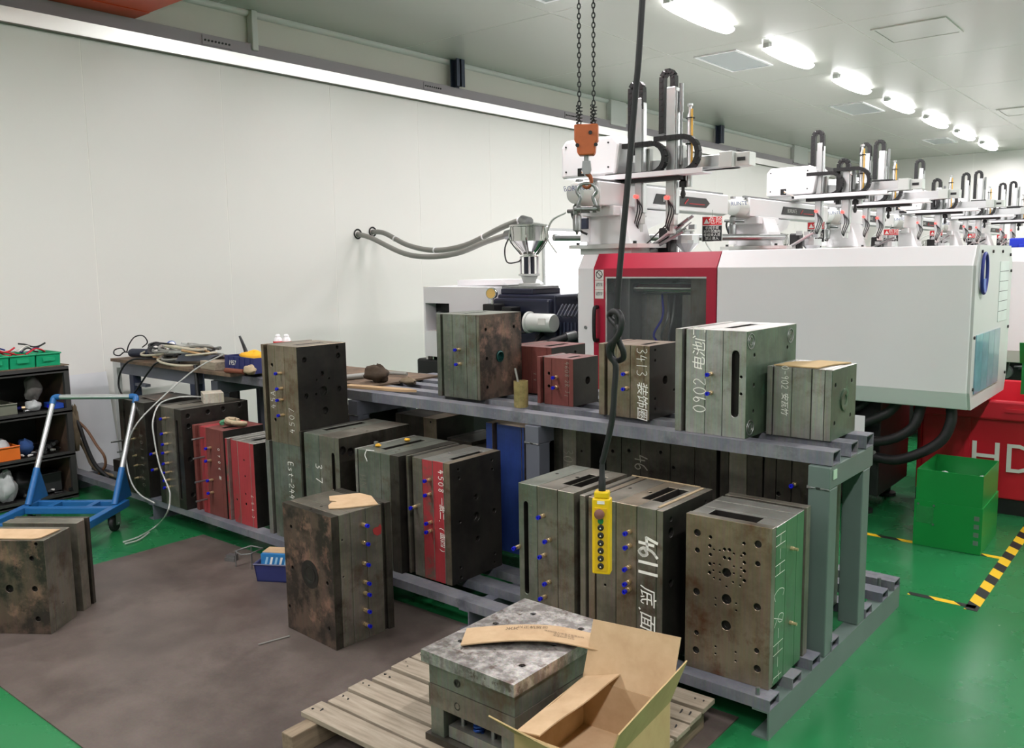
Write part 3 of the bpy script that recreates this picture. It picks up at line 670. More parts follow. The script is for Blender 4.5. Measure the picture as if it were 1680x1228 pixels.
m = Mold('bright red mold, smaller one right of the dull red mold', (-4.073, 2.703, LZ), .285, .3, .483, RA)
for p in ((400, 755.5), (402, 782), (403, 811), (389, 820)): m.hole('F', *p, .006)
m.hole('F', 404, 827.5, .008); m.tpocket(-.11, -.07, .06, .22)
m.plates([(24, 'grey', 0, 0, 0, None, 'redworn'), (38, 'grey', .02, 0, .02, None, 'red'), (60, 'grey', 0, 0, 0, None, 'redworn'), (115, 'grey', 0, 0, 0, None, 'red'), (35, 'grey', 0, 0, 0, 'black', 'red')]); m.chalk('C957', (412, 806, 418, 851), 'up', wd=.0025)
m = Mold('grey green mold carrying the tall brown mold on its top', (-3.64, 2.697, LZ), .315, .33, .522, RA)
m.plates([(30, 'grey'), (25, 'dark', .022), (50, 'green'), (75, 'green'), (85, 'green')]); m.chalk('Est-244', (473, 757, 484, 822), wd=.0035)
m = Mold('tall brown mold stacked on the grey green one, with a black greased face', (-3.636, 2.697, LZ + .523), .315, .32, .521, RA, 'injection molds on the rack')
m.hole('F', 446, 599, .01).hole('F', 451.8, 689, .01); m.tpocket(-.13, -.09, .07, .25)
for p, r in (((499.5, 591), .014), ((555, 583.5), .014), ((529, 613), .012), ((503, 650.5), .014), ((557, 638), .014), ((531, 642), .026), ((534, 674), .02), ((553, 570), .01), ((519, 647), .006), ((520, 624), .005), ((540, 621), .005)): m.hole('R', *p, r)
m.plates([(30, 'brown'), (38, 'black', .022), (80, 'brown'), (100, 'brown'), (130, 'brown', 0, 0, 0, 'black')])
m.fit([(461, 612.5), (463, 637.5), (463.5, 656), (465.5, 681)]); m.chalk('4507', (474, 666, 484, 712), 'up', wd=.0025); m.chalk('45A', (444, 638, 453, 671), 'up', wd=.0025)
m = Mold('olive steel mold with a front slot, behind the free standing mold on the plate', (-3.315, 2.685, LZ), .32, .475, .607, RA)
m.pocket('F', 543.5, 743, 551, 806, .03); m.tpocket(-.26, -.22, .1, .37)
for p in ((562, 740), (575, 742), (650, 706)): m.hole('R', *p, .022)
m.hole('T', 581, 703.5, .008).hole('T', 602, 707, .008)
m.plates([(14, 'dark'), (20, 'black', .025), (110, 'green'), (110, 'olive'), (30, 'olive', 0, 0, 0, 'dark')]); m.chalk('37', (518, 760, 530, 806), wd=.005); m.chalk('N2', (502, 762, 509, 800), mat='chalkdim', wd=.003)
m = Mold('grey green mold with a top slot and small bolts, between two taller stained molds', (-2.905, 2.70, LZ), .315, .4, .568, RA)
m.tpocket(-.2, -.165, .07, .34)
for p in ((639, 783.5), (639, 799), (640, 817)): m.hole('F', *p, .012)
m.hole('F', 626, 786, .005); m.hole('T', 655, 738, .007).hole('T', 668, 746, .007).hole('T', 650, 742, .007)
m.plates([(18, 'grey'), (5, 'dark', .01), (150, 'green'), (60, 'green'), (55, 'dark', 0, 0, 0, 'black')]); m.chalk('NH', (590, 775, 601, 801), 'up', mat='chalkdim', wd=.003)
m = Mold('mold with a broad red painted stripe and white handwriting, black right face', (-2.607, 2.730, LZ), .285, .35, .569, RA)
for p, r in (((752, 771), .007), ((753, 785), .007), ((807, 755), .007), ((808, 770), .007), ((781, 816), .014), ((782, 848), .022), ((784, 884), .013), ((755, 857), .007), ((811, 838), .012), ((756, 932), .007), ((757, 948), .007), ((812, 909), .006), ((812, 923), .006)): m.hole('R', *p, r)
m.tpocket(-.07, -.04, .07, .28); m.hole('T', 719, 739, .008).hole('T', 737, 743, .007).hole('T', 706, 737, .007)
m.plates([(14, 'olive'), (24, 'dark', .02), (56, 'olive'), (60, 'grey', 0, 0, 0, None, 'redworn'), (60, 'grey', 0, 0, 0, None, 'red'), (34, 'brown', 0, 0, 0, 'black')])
m.fit([(705.5, 787.5), (706, 811), (682.5, 831.5), (708, 857), (708, 871)]); m.chalk('4508 一款二.(面四)', (719, 771, 731, 926), wd=.0035)
m = Mold('olive mold with a long front slot, left neighbour of the yellow pendant control', (-1.852, 2.62, LZ), .275, .375, .581, RA)
m.pocket('F', 859, 822, 868, 976, .03); m.tpocket(-.12, -.03, .09, .28); m.hole('T', 914, 777.5, .008).hole('T', 947.5, 783.5, .009); m.hole('F', 853.5, 937.5, .005); m.hole('F', 852, 990, .005)
m.plates([(124, 'green'), (130, 'olive'), (100, 'olive')]); m.fit([(892, 846.5), (902.5, 886), (894, 911), (902, 955), (895, 979)]); m.fit([(852, 897)])
m.chalk('JHIJ 15', (869, 828, 874, 930), mat='chalkdim', wd=.0025)
m = Mold('mold marked with large white brushed digits, behind the yellow pendant control', (-1.466, 2.62, LZ), .362, .375, .578, RA)
m.hole('R', 1101, 852, .009).hole('R', 1101, 874, .018).hole('R', 1101, 957, .014).hole('R', 1158, 824, .008); m.tpocket(-.15, -.06, .1, .3); m.hole('T', 1034, 801, .008).hole('T', 1067, 808, .008)
m.hole('F', 992.7, 960.5, .005); m.plates([(40, 'olive'), (18, 'black', .03), (44, 'brown'), (8, 'black', .02), (130, 'olive'), (130, 'brown'), (120, 'olive'), (38, 'olive', 0, 0, 0, 'black')])
m.fit([(1034, 872.5), (1034, 895.5), (1033, 931), (1033, 955), (1033, 967)]); m.chalk('4611', (1049, 878, 1078, 952), wd=.011); m.chalk('底.面.', (1049, 960, 1074, 1021), wd=.006)
for (x0, x1, y0, y1) in ((-.36, -.05, .365, .372), (-.04, -.028, .03, .36)):
    b = MB(); b.box(x0, x1, y0, y1, .578, .581); b.build('dried_tape', plain('cracked tan tape', (168, 148, 118), rough=.8, var=.4, scale=40), m.t, world=False)
# --- right front mold: clamp plate faces the aisle
m = Mold('upright mold at the rack corner with a drilled face and green painted side', (-1.407, 2.678, LZ), .36, .316, .565, R(-90) + .012)
zz = lambda p: (840 + p[0] / 2.089, 640 + p[1] / 2.089)
for p in ((635, 490), (843, 530), (632, 692), (840, 745), (630, 892), (840, 957)): m.hole('R', *zz(p), .0125, .012, 14)
for p in ((635, 550), (842, 597), (632, 833), (838, 895)): m.hole('R', *zz(p), .009, .012)
for p in ((680, 505), (678, 535), (680, 565), (678, 597), (677, 627), (795, 527), (796, 562), (796, 593), (796, 622), (796, 655), (728, 547), (745, 549), (728, 576), (745, 580)): m.hole('R', *zz(p), .0058, .015, 10)
for p in ((768, 733), (768, 757), (697, 715), (697, 738), (697, 880), (697, 905), (766, 900), (766, 930), (735, 675), (692, 548), (712, 551), (760, 562), (785, 570), (692, 596), (712, 600), (760, 606), (785, 612), (690, 620), (712, 627), (760, 630), (692, 645), (712, 652), (784, 640), (757, 660), (782, 672)): m.hole('R', *zz(p), .0036, .012, 8)
m.hole('R', *zz((735, 627)), .0165, .02, 9).hole('R', *zz((735, 718)), .0175, .02, 16).hole('R', *zz((733, 808)), .0175, .02, 16)
m.tpocket(-.11, -.045, .06, .24, .05)
m.plates([(38, 'olive', .0), (20, 'dark', .02, .0, .018), (60, 'grey', 0, 0, 0, None, 'pgreen'), (85, 'grey', 0, 0, 0, None, 'pgreen'), (80, 'grey', 0, 0, 0, None, 'pgreen'), (30, 'olive', 0, -.004, 0, 'brown')])
m.fit([(1297.5, 900), (1295.5, 1022)], face='B', kind='plug'); m.chalk('H-H C Q-H-t', (1273, 878, 1282, 1108), 'down', face='B', wd=.0022)
# --- free standing molds on the steel plate
m = Mold('free standing mold on the brown plate with round bore and torn cardboard', (-3.096, 2.184, .005), .312, .358, .572, R(-93.5), 'injection molds on the floor')
zz = lambda p: (440 + p[0] / 3.8375, 780 + p[1] / 3.8375)
m.hole('R', *zz((263, 625)), .03, .035, 20)
for p in ((143, 325), (152, 583), (372, 683), (383, 968), (135, 825), (400, 515)): m.hole('R', *zz(p), .009)
m.hole('T', 527, 831, .008).hole('T', 510, 835.5, .007)
for p in ((466, 410), (475, 642)): m.hole('B', *zz(p), .004)
m.plates([(30, 'dark'), (16, 'dark', .012, .0, .012), (75, 'olive'), (70, 'olive'), (50, 'olive'), (32, 'dark', 0, -.0, 0, 'rustface')])
m.fit([zz(p) for p in ((592, 310), (597, 425), (600, 555), (605, 672), (607, 742), (608, 848), (610, 938))], face='B')
p = m.px(*zz((263, 625)), 'R'); b = MB(); b.lathe([(.062, 0), (.062, .0015), (.042, .002), (.042, .004), (.036, .004), (.03, .001), (.03, -.03)], p, (1, 0, 0), 24); b.build('locating_ring', S['black'], m.t, 35, world=False)
p = m.px(*zz((685, 350)), 'B'); b = MB(); b.add([p + Vector((x * .8, .0012, z * .8)) for x, z in ((.03, .012), (.022, -.014), (0, -.028), (-.026, -.022), (-.03, .014), (-.022, .034), (-.006, .02), (.014, .022))], [tuple(range(8))]); b.build('paint_patch', plain('red paint dab', (150, 44, 44), rough=.6, var=.2, scale=30), m.t, world=False)
m2 = m
m = Mold('dark stained mold standing at the left edge beside the trolley', (-4.164, 1.292, .005), .362, .36, .425, R(-54.5), 'injection molds on the floor')
zz = lambda p: (p[0] / 5.117, 820 + p[1] / 5.117)
for p, r in (((265, 497), .011), ((80, 750), .018), ((292, 752), .013), ((320, 1005), .012), ((300, 375), .008)): m.hole('R', *zz(p), r)
for p in ((165, 515), (112, 517), (140, 550), (118, 560), (168, 562), (145, 582), (122, 605), (172, 605), (150, 628), (130, 653), (175, 653)): m.hole('R', *zz(p), .0022, .01, 6)
m.hole('B', *zz((530, 865)), .004)
m.plates([(22, 'dark', 0), (20, 'olive', .012), (60, 'olive', .0), (50, 'black', .12, .12, .12), (150, 'olive', .0, .0, 0), (34, 'olive', 0, -.0, 0, 'rustface')])  # black plate stands in for the shade of the open gap
m3 = m
# --- dim back row below the upper deck
m = Mold('blue painted mold standing in the dark back row below the upper deck', (-2.512, 3.24, LZ), .325, .34, .655, RA, 'molds in the back row')
m.plates([(34, 'brown', 0, 0, 0, None, 'blue'), (22, 'brown', .03, 0, .03, None, 'blue'), (120, 'brown', 0, 0, 0, None, 'blue'), (14, 'brown', 0, 0, 0, None, 'blue'), (20, 'brown', .03, 0, .03, None, 'blue'), (34, 'brown', 0, 0, 0, 'black', 'blue')])
m = Mold('dark mold with a chalk number in the back row, right of the blue one', (-2.2, 3.25, LZ), .215, .34, .675, RA, 'molds in the back row')
m.hole('F', 954, 741, .006); m.plates([(40, 'dark'), (60, 'olive'), (60, 'dark', 0, 0, 0, 'black')]); m.chalk('304', (925, 735, 940, 775), mat='chalkdim', wd=.003)
m = Mold('wide near black mold in the back row behind the large white digits', (-1.57, 3.25, LZ), .55, .34, .675, RA, 'molds in the back row')
for p in ((1005, 741), (1032, 740), (1084, 743), (1105, 768)): m.hole('F', *p, .008)
m.plates([(50, 'dark'), (60, 'dark'), (90, 'dark'), (70, 'dark'), (60, 'dark', 0, 0, 0, 'black')]); m.chalk('46', (1042, 745, 1062, 775), mat='chalkdim', wd=.005)
m = Mold('dark mold with faint chalk in the back row, behind the drilled upright mold', (-1.37, 3.25, LZ), .185, .34, .675, RA, 'molds in the back row')
m.hole('F', 1181, 773, .006).hole('F', 1181, 808, .008); m.plates([(30, 'dark'), (60, 'olive'), (50, 'dark', 0, 0, 0, 'black')]); m.chalk('20134', (1149, 745, 1157, 790), mat='chalkdim', wd=.003)
m = Mold('dark mold at the right end of the back row, between the rack posts', (-1.17, 3.24, LZ), .19, .34, .675, RA, 'molds in the back row')
m.hole('F', 1277, 773, .009).hole('F', 1277, 811, .009)
for p in ((1382, 810), (1381, 843), (1380, 876), (1379, 960)): m.hole('R', *p, .01)
m.plates([(40, 'dark'), (50, 'dark'), (60, 'dark', 0, 0, 0, 'gface')]); m.fit([(1304, 795)]); m.chalk('M', (1328, 777, 1341, 795), mat='chalkdim', wd=.003)
m = Mold('low black mold in the back row, left of the blue one', (-2.86, 3.27, LZ), .3, .33, .53, RA, 'molds in the back row')
m.plates([(30, 'black', .02), (110, 'dark'), (70, 'dark', 0, .02, 0, 'black')])
m = Mold('dim brown mold in the back row under the left half of the upper deck', (-3.24, 3.3, LZ), .33, .3, .62, RA, 'molds in the back row')
m.hole('F', 706, 693, .006); m.plates([(30, 'dark'), (100, 'dark'), (60, 'brown', 0, 0, 0, 'black')])
m = Mold('dim red mold in the back row behind the grey rack post', (-3.82, 3.3, LZ), .3, .3, .6, RA, 'molds in the back row')
m.plates([(30, 'oxide'), (100, 'dark'), (60, 'oxide', 0, 0, 0, 'black')])
# ------------------------------------------------------------------ the steel rack
rk = thing('steel_rack', 'long blue grey welded steel rack with two decks of rails', 'rack', (-1.06, 2.616, 0), RA)
def rb(x0, x1, y0, y1, z0, z1, name='rail', mat='rackdusty', tube=False):
    b = MB()
    if tube: b.tubebar((x0, (y0 + y1) / 2, (z0 + z1) / 2), (x1, (y0 + y1) / 2, (z0 + z1) / 2), y1 - y0, z1 - z0)
    else: b.box(x0, x1, y0, y1, z0, z1)
    return b.build(name, M_[mat], rk, world=False)
# local x runs 0 (right end) to -5.4 (wall end), local y 0 is the front edge
for (y0, y1) in ((0, .082), (.195, .277), (.375, .457), (.965, 1.047), (1.185, 1.265), (1.355, 1.437)): rb(-5.4, 0, y0, y1, .1, .14, tube=True)
rb(-1.3, -.0, .572, .652, .1, .14, mat='rackdusty', tube=True)
for i, x in enumerate((0, -1.36, -2.66, -4.1, -5.3)):
    b = MB(); x1 = x - .06
    b.box(x - .006, x, -.002, 1.44, 0, .1); b.box(x1, x - .006, -.002, 1.44, .094, .1); b.box(x1, x - .006, -.002, 1.44, 0, .006)
    b.build('floor_channel', M_['rackgreen' if i == 0 else 'rack'], rk, world=False)
    if i < 4:
        for y in (.505, .875): b = MB(); b.box(x - .085, x - .003, y, y + .082, .1, .75); b.build('post', M_['rackgreen' if i == 0 else 'rack'], rk, bevel=.004, world=False)
        b = MB(); b.box(x - .085, x - .003, .5, 1.36 if i in (1, 2) else .99, .75, .835); b.build('cross_tube', M_['rackgreen' if i == 0 else 'rack'], rk, bevel=.004, world=False)
        b = MB()
        for y in (.506, .588, .876, .957):
            for k in range(5): b.obox(Matrix.Translation((x - .08 + k * .017, y, .752 + .002 * (k % 2))) @ Matrix.Rotation(k, 4, 'X'), .016, .012, .01)
        b.build('weld_bead', M_['zinc'], rk, world=False)['kind'] = 'stuff'
for (y0, y1) in ((.518, .596), (.71, .79), (.889, .975)): rb(-4.3, 0, y0, y1, .838, .89, name='deck_rail', tube=True)
for (y0, y1) in ((1.06, 1.14), (1.26, 1.34)): rb(-2.9, -1.25, y0, y1, .838, .89, name='deck_rail', tube=True)
# green tag on the cross tube
b = MB(); b.box(-.002, .0012, .53, .565, .785, .82); b.build('sticker', plain('pale green sticker', (176, 204, 178), rough=.6), rk, world=False)
for y in (.02, 1.3): b = MB(); b.cyl((-.05, y, .12), (-.05, y, .165), .008, n=6); b.build('bolt', M_['zinc'], rk, world=False)
# ------------------------------------------------------------------ work bench on the wall end of the rack
bn = thing('work_bench', 'worn wooden topped bench against the wall, cluttered with tools', 'bench', (-5.9, 3.15, 0), RA)
M_['benchtop'] = steel('worn bench board', (92, 74, 58), (122, 100, 78), (66, 56, 48), val=1.25, rough=.7, metal=0, scale=8, bump=.2)
b = MB(); b.box(-.62, 1.02, -.04, .62, .893, .915); b.build('top', M_['benchtop'], bn, world=False)
b = MB(); b.box(-.55, .52, .0, .06, .8, .892); b.build('front_beam', M_['rack'], bn, world=False)
b = MB(); b.box(-.55, .52, .52, .58, .8, .892); b.build('rear_beam', M_['rack'], bn, world=False)
for (x, y) in ((-.42, .0), (-.42, .52), (.45, .52), (.45, .0)):
    b = MB(); b.box(x, x + .06, y, y + .06, 0, .8); b.build('leg', M_['bluepost'], bn, world=False)
b = MB(); b.box(-.42, -.2, .01, .05, .72, .74); b.build('bracket', M_['rack'], bn, world=False)
b = MB(); b.box(.25, .55, .3, .32, .2, .8); b.build('back_panel', M_['blackm'], bn, world=False)
# ------------------------------------------------------------------ injection moulding machines
def hood_profile(y0, y1, zb=.745, zt=1.655): return [(y0 + .05, zb), (y0, zb + .1), (y0, zt - .11), (y0 + .07, zt), (y1 - .07, zt), (y1, zt - .11), (y1, zb + .1), (y1 - .05, zb)]
def machine(yb, label):
    Y = 5.2; dy = yb - Y
    t = thing('molding_machine', label, 'machine', (-3.2, Y + .5, 0), 0, 'molding machines in a row')
    # floor frame
    b = MB(); b.box(-5.45, -3.6, 5.32, 6.15, .12, .77); b.build('injection_base', M_['blackm'], t, bevel=.02)
    b = MB(); b.box(-3.6, -1.55, 5.45, 6.1, .12, .78); b.build('clamp_base', M_['blackm'], t, bevel=.01)
    for x in (-5.2, -4.2, -3.2, -2.2, -1.65):
        for y in (5.5, 6.0): b = MB(); b.lathe([(.06, 0), (.06, .02), (.025, .03), (.025, .12)], (x, y, 0), n=12); b.build('levelling_foot', M_['blackm'], t, 35)
    b = MB(); b.box(-5.42, -5.2, 5.316, 5.32, .5, .64); b.build('name_plate', M_['paper'], t)
    # right hand clamp hood
    b = MB(); b.prism(hood_profile(5.2, 6.25), -2.53, -1.036); b.build('clamp_hood', M_['white'], t, bevel=.006)
    b = MB(); b.prism([(a * .985 + 5.725 * .015, z) for a, z in hood_profile(5.2, 6.25)], -1.036, -1.022); ep = b.build('end_panel', M_['grey_panel'], t)
    for (y, z) in ((5.33, 1.62), (5.62, 1.62), (5.9, 1.62), (6.15, 1.6), (5.24, 1.15), (6.2, 1.15), (5.27, .86), (6.18, .86), (6.2, 1.5)):
        b = MB(); b.cyl((-1.022, y, z), (-1.014, y, z), .009, n=8); b.build('screw', M_['blackm'], ep)
    b = MB(); b.box(-1.022, -1.019, 5.86, 6.12, 1.0 + .2, 1.56); st = b.build('notice_sheet', plain('pale notice sheet', (200, 210, 206), rough=.4), ep)
    for k in range(5): b = MB(); b.box(-1.019, -1.0182, 5.86, 6.12, 1.26 + k * .06, 1.263 + k * .06); b.build('rule_line', M_['signblack'], ep)
    for k in range(4):
        b = MB(); b.box(-1.022, -1.016, 5.29 + k * .165, 5.45 + k * .165, .83, 1.16); b.build('document_pocket', plain('blue document sleeve', (120 + 10 * k, 158, 176), rough=.15, var=.25, scale=14, spec=.8), ep)
    # hand net hanging on the end panel
    b = MB(); b.ring((-1.008, 5.36, 1.5), (1, 0, 0), .11, .009, 28, 8, sx=.62); nb = b.build('blue_loop', plain('blue cord', (36, 50, 130), rough=.5), t, 60)
    b = MB(); b.box(-1.014, -1.004, 5.33, 5.39, 1.4, 1.47); b.build('badge', plain('blue badge', (50, 90, 180), rough=.3, var=.2, scale=40), t)
    # red sliding door with window
    fr = MB(); x0, x1 = -3.49, -2.535
    fr.prism([(5.2, 1.485), (5.2, 1.545), (5.27, 1.65), (5.6, 1.65), (5.6, 1.635), (5.275, 1.635), (5.215, 1.54), (5.215, 1.485)], x0, x1)
    fr.box(x0, x0 + .1, 5.2, 5.225, .66, 1.486); fr.box(x1 - .07, x1, 5.2, 5.225, .66, 1.486); fr.box(x0 + .1, x1 - .07, 5.2, 5.225, .66, .8)
    dr = fr.build('sliding_door', M_['red'], t)
    b = MB(); b.box(x0 + .1, x1 - .07, 5.208, 5.214, .8, 1.486); b.build('window_pane', M_['glass'], dr)
    b = MB(); b.box(x0 + .1, x1 - .07, 5.2, 5.206, 1.475, 1.487); b.box(x0 + .1, x0 + .112, 5.2, 5.206, .8, 1.475); b.build('window_seal', M_['alu'], dr)
    h = MB(); h.tube([(-3.455, 5.2, 1.27), (-3.455, 5.16, 1.265), (-3.455, 5.15, 1.2), (-3.455, 5.15, 1.1), (-3.455, 5.16, 1.035), (-3.455, 5.2, 1.03)], .014, 8); h.build('door_handle', M_['black'], dr, 50)
    for (z0, z1) in ((1.5, 1.575), (1.395, 1.46), (1.33, 1.393)):
        if z0 < 1.49: b = MB(); b.box(-3.478, -3.405, 5.1985, 5.1995, z0, z1); b.build('warning_sticker', M_['paper'], dr)
    b = MB(); b.box(-3.478, -3.405, 5.1985, 5.1995, 1.463, 1.535); sk = b.build('warning_sticker', M_['paper'], dr)
    b = MB(); b.ring((-3.4415, 5.1975, 1.503), (0, 1, 0), .026, .0028, 24, 4); b.bar((-3.46, 5.1975, 1.52), (-3.423, 5.1975, 1.486), .004, .003, up=(0, 1, 0)); b.build('prohibition_mark', M_['signblack'], t)
    for zc in (1.45, 1.385): lettering('sticker_print', '注意安全\n禁止打开', .014, M_['signblack'], t, (-3.4415, 5.198, zc - .02), (1, 0, 0), (0, 0, 1))
    # white fixed guard left of the door and roof plates
    b = MB(); b.prism([(5.2, .6), (5.2, 1.545), (5.27, 1.645), (6.2, 1.645), (6.2, .6), (5.9, .6), (5.9, .9), (5.24, .9), (5.24, .6)][:5] , -3.63, -3.49); b.build('fixed_guard', M_['white'], t, bevel=.005)
    b = MB(); b.cyl((-3.56, 5.2, 1.12), (-3.56, 5.192, 1.12), .012, n=10); b.build('guard_knob', M_['zinc'], t, 40)
    b = MB(); b.box(-3.49, -2.53, 5.6, 6.2, 1.63, 1.645); b.box(-3.49, -2.53, 6.19, 6.2, .78, 1.63); b.build('rear_guard', M_['white'], t)
    # platens and tie bars seen through the pane
    for (xa, xb_, nm) in ((-3.42, -3.28, 'fixed_platen'), (-2.8, -2.66, 'moving_platen')):
        b = MB(); b.box(xa, xb_, 5.35, 6.1, .8, 1.5); b.build(nm, M_['zinc'] if nm == 'fixed_platen' else S['olive'], t, bevel=.01)
    for y in (5.42, 6.0):
        for z in (.92, 1.4): b = MB(); b.cyl((-3.5, y, z), (-2.55, y, z), .035, n=16); b.build('tie_bar', M_['chrome'], t, 40)
    for (xa, xb_, mt) in ((-3.28, -3.12, 'light'), (-3.12, -3.05, 'olive'), (-2.95, -2.8, 'grey')):
        b = MB(); b.box(xa, xb_, 5.52, 5.9, .9, 1.35); b.build('mounted_mold_half', S[mt], t)
    for k in range(3): b = MB(); b.tube([(-3.1 + .05 * k, 5.5, 1.35), (-3.05 + .04 * k, 5.42, 1.2), (-3.12 + .06 * k, 5.42, 1.05), (-3.0, 5.5, .95)], .008, 6); b.build('cooling_hose', M_['zinc'] if k else M_['bluecap'], t, 50)
    # rear cabinet of the injection unit
    cx0, cx1 = -5.32, -4.58
    b = MB(); b.box(cx0, cx1, 5.45, 6.1, .9, 1.4); b.box(cx0, cx0 + .02, 5.3, 5.45, .93, 1.4); b.box(cx0 + .02, cx1, 5.3, 5.45, 1.26, 1.4); b.box(cx0 + .3, cx1, 5.3, 5.45, .93, 1.26); b.box(cx0 + .02, cx0 + .3, 5.3, 5.45, .93, 1.02)
    b.prism([(5.3, .93), (5.3, .8), (5.6, .76), (5.6, .93)], cx0, cx1 - .3); b.build('rear_cabinet', M_['white'], t)
    b = MB(); b.box(cx0 + .02, cx0 + .3, 5.43, 5.449, 1.02, 1.26); b.build('recess_plate', M_['black'], t)
    b = MB(); b.prism([(-5.15, 1.4), (-5.15, 1.45), (-4.66, 1.45), (-4.58, 1.41)], 5.55, 6.05, 'xz'); b.build('cabinet_lid', M_['white'], t)
    b = MB(); b.tube([(-5.2, 5.44, 1.16), (-5.15, 5.3, 1.17), (-4.95, 5.24, 1.16), (-4.78, 5.24, 1.17), (-4.66, 5.25, 1.16)], .022, 8); b.build('conduit', M_['zinc'], t, 50)
    b = MB(); b.tube([(-5.2, 5.44, 1.1), (-5.1, 5.28, 1.1), (-4.9, 5.26, 1.12), (-4.6, 5.3, 1.1)], .02, 8); b.build('conduit', M_['rubber'], t, 50)
    # injection unit castings
    b = MB(); b.box(-4.57, -3.98, 5.4, 5.95, .85, 1.34); b.build('injection_casting', M_['navy'], t, bevel=.015)
    b = MB(); b.box(-4.57, -4.0, 5.34, 5.42, 1.19, 1.31); b.build('casting_shoulder', M_['navy'], t, bevel=.02)
    b = MB(); b.box(-4.55, -4.22, 5.42, 5.8, 1.34, 1.385); b.box(-4.5, -4.26, 5.45, 5.75, 1.3, 1.36); b.build('feed_throat', M_['navy'], t, bevel=.008)
    b = MB(); b.box(-4.56, -4.2, 5.45, 5.75, 1.385, 1.405); b.build('throat_plate', M_['zinc'], t)
    bc = MB(); bc.box(-3.98, -3.63, 5.42, 5.9, .98, 1.22); bc.build('barrel_cover', M_['navy'], t, bevel=.02)
    for k in range(11): b = MB(); b.bar((-4.0 + k * .034, 5.41, 1.175), (-3.985 + k * .034, 5.47, 1.262), .013, .03); b.build('cooling_fin', M_['fin'], t)
    for k in range(9): b = MB(); b.box(-3.95 + k * .035, -3.935 + k * .035, 5.412, 5.42, 1.02, 1.13); b.build('louvre', M_['bluepost'], t)
    b = MB(); b.cyl((-4.0, 5.7, 1.3), (-3.63, 5.7, 1.3), .022, n=12); b.build('guide_rod', M_['chrome'], t, 40)
    b = MB(); b.lathe([(.085, 0), (.085, .02), (.072, .022), (.072, .24), (.066, .25), (.0, .25)], (-4.17, 5.3, 1.13), (1, 0, 0), 24); mo = b.build('white_motor', M_['white2'], t, 35)
    b = MB(); b.box(-4.02, -3.95, 5.225, 5.229, 1.12, 1.17); b.build('motor_label', M_['paper'], mo)
    for k, pts in enumerate(([(-4.3, 5.36, .86), (-4.28, 5.26, .93), (-4.15, 5.22, .95), (-3.95, 5.24, .98), (-3.82, 5.34, 1.03), (-3.78, 5.42, 1.04)], [(-4.2, 5.4, .86), (-4.15, 5.3, .92), (-4.1, 5.32, 1.0), (-4.12, 5.42, 1.04)], [(-4.45, 5.35, .84), (-4.4, 5.25, .95), (-4.32, 5.3, 1.03), (-4.2, 5.32, 1.05)])):
        b = MB(); b.tube(pts, (.028, .016, .01)[k], 10); b.build('hydraulic_hose', M_['rubber'], t, 50)
    b = MB(); b.cyl((-3.83, 5.33, 1.025), (-3.79, 5.4, 1.04), .036, n=14); b.build('hose_clamp', M_['zinc'], t, 40)
    b = MB(); b.prism([(-4.3, .8), (-3.74, .8), (-3.72, .85), (-3.8, 1.0), (-4.3, 1.0)], 5.45, 5.85, 'xz'); b.build('carriage_wedge', M_['bluepost'], t)
    # pressure gauge
    b = MB(); b.cyl((-4.47, 5.22, 1.26), (-4.47, 5.22, 1.32), .012, n=8); b.lathe([(.045, -.015), (.048, .0), (.045, .02), (.04, .02), (.04, .014)], (-4.47, 5.215, 1.355), (.3, -1, .05), 20); g = b.build('pressure_gauge', M_['chrome'], t, 35)
    b = MB(); b.cyl((-4.47, 5.203, 1.356), (-4.4685, 5.198, 1.3562), .039, n=20); b.build('gauge_dial', plain('amber gauge dial', (230, 190, 110), rough=.5), g)
    b = MB(); b.box(-4.56, -4.44, 5.2, 5.34, 1.17, 1.27); b.box(-4.62, -4.3, 5.2, 5.34, 1.13, 1.17); b.box(-4.38, -4.28, 5.22, 5.34, 1.17, 1.25); b.build('valve_block', M_['black'], t, bevel=.008)
    for k in range(3): b = MB(); b.cyl((-4.62 + .1 * k, 5.21, 1.1), (-4.55 + .1 * k, 5.21, 1.1), .026, n=12); b.build('solenoid', M_['black'], t, 40)
    # lubricator jar on the dark base
    b = MB(); b.lathe([(.05, 0), (.05, .1), (.055, .105), (.055, .12), (.03, .125), (.03, .14), (.0, .14)], (-5.3, 5.36, .77), n=18); b.build('lubricator_jar', M_['chrome'], t, 35)
    # hopper
    hx, hy = -4.47, 5.7
    b = MB(); b.lathe([(.155, 1.905), (.165, 1.9), (.165, 1.89), (.15, 1.885), (.15, 1.77), (.05, 1.665), (.05, 1.65), (.07, 1.65), (.07, 1.64)], (hx, hy, 0), n=28); b.lathe([(.165, 1.9), (.05, 1.925), (.0, 1.93)], (hx, hy, 0), n=28); hp = b.build('hopper_bowl', M_['chrome'], t, 30)
    for k in range(6):
        a = k * math.pi / 3; b = MB(); b.tube([(hx + math.cos(a) * .16, hy + math.sin(a) * .16, 1.885), (hx + math.cos(a) * .17, hy + math.sin(a) * .17, 1.78), (hx + math.cos(a) * .075, hy + math.sin(a) * .075, 1.66)], .006, 6); b.build('hopper_rib', M_['chrome'], hp, 50)
    b = MB(); b.lathe([(.045, 1.5), (.045, 1.64)], (hx, hy, 0), n=14); b.build('sight_tube', M_['navy'], t, 35)
    for k in range(4):
        a = k * math.pi / 2 + .7; b = MB(); b.cyl((hx + math.cos(a) * .07, hy + math.sin(a) * .07, 1.49), (hx + math.cos(a) * .07, hy + math.sin(a) * .07, 1.645), .009, n=8); b.build('stand_rod', M_['white'], t, 40)
    b = MB(); b.lathe([(.09, 1.405), (.09, 1.42), (.05, 1.425), (.07, 1.48), (.09, 1.485), (.09, 1.5), (.0, 1.5)], (hx, hy, 0), n=20); b.build('hopper_neck', M_['white2'], t, 35)
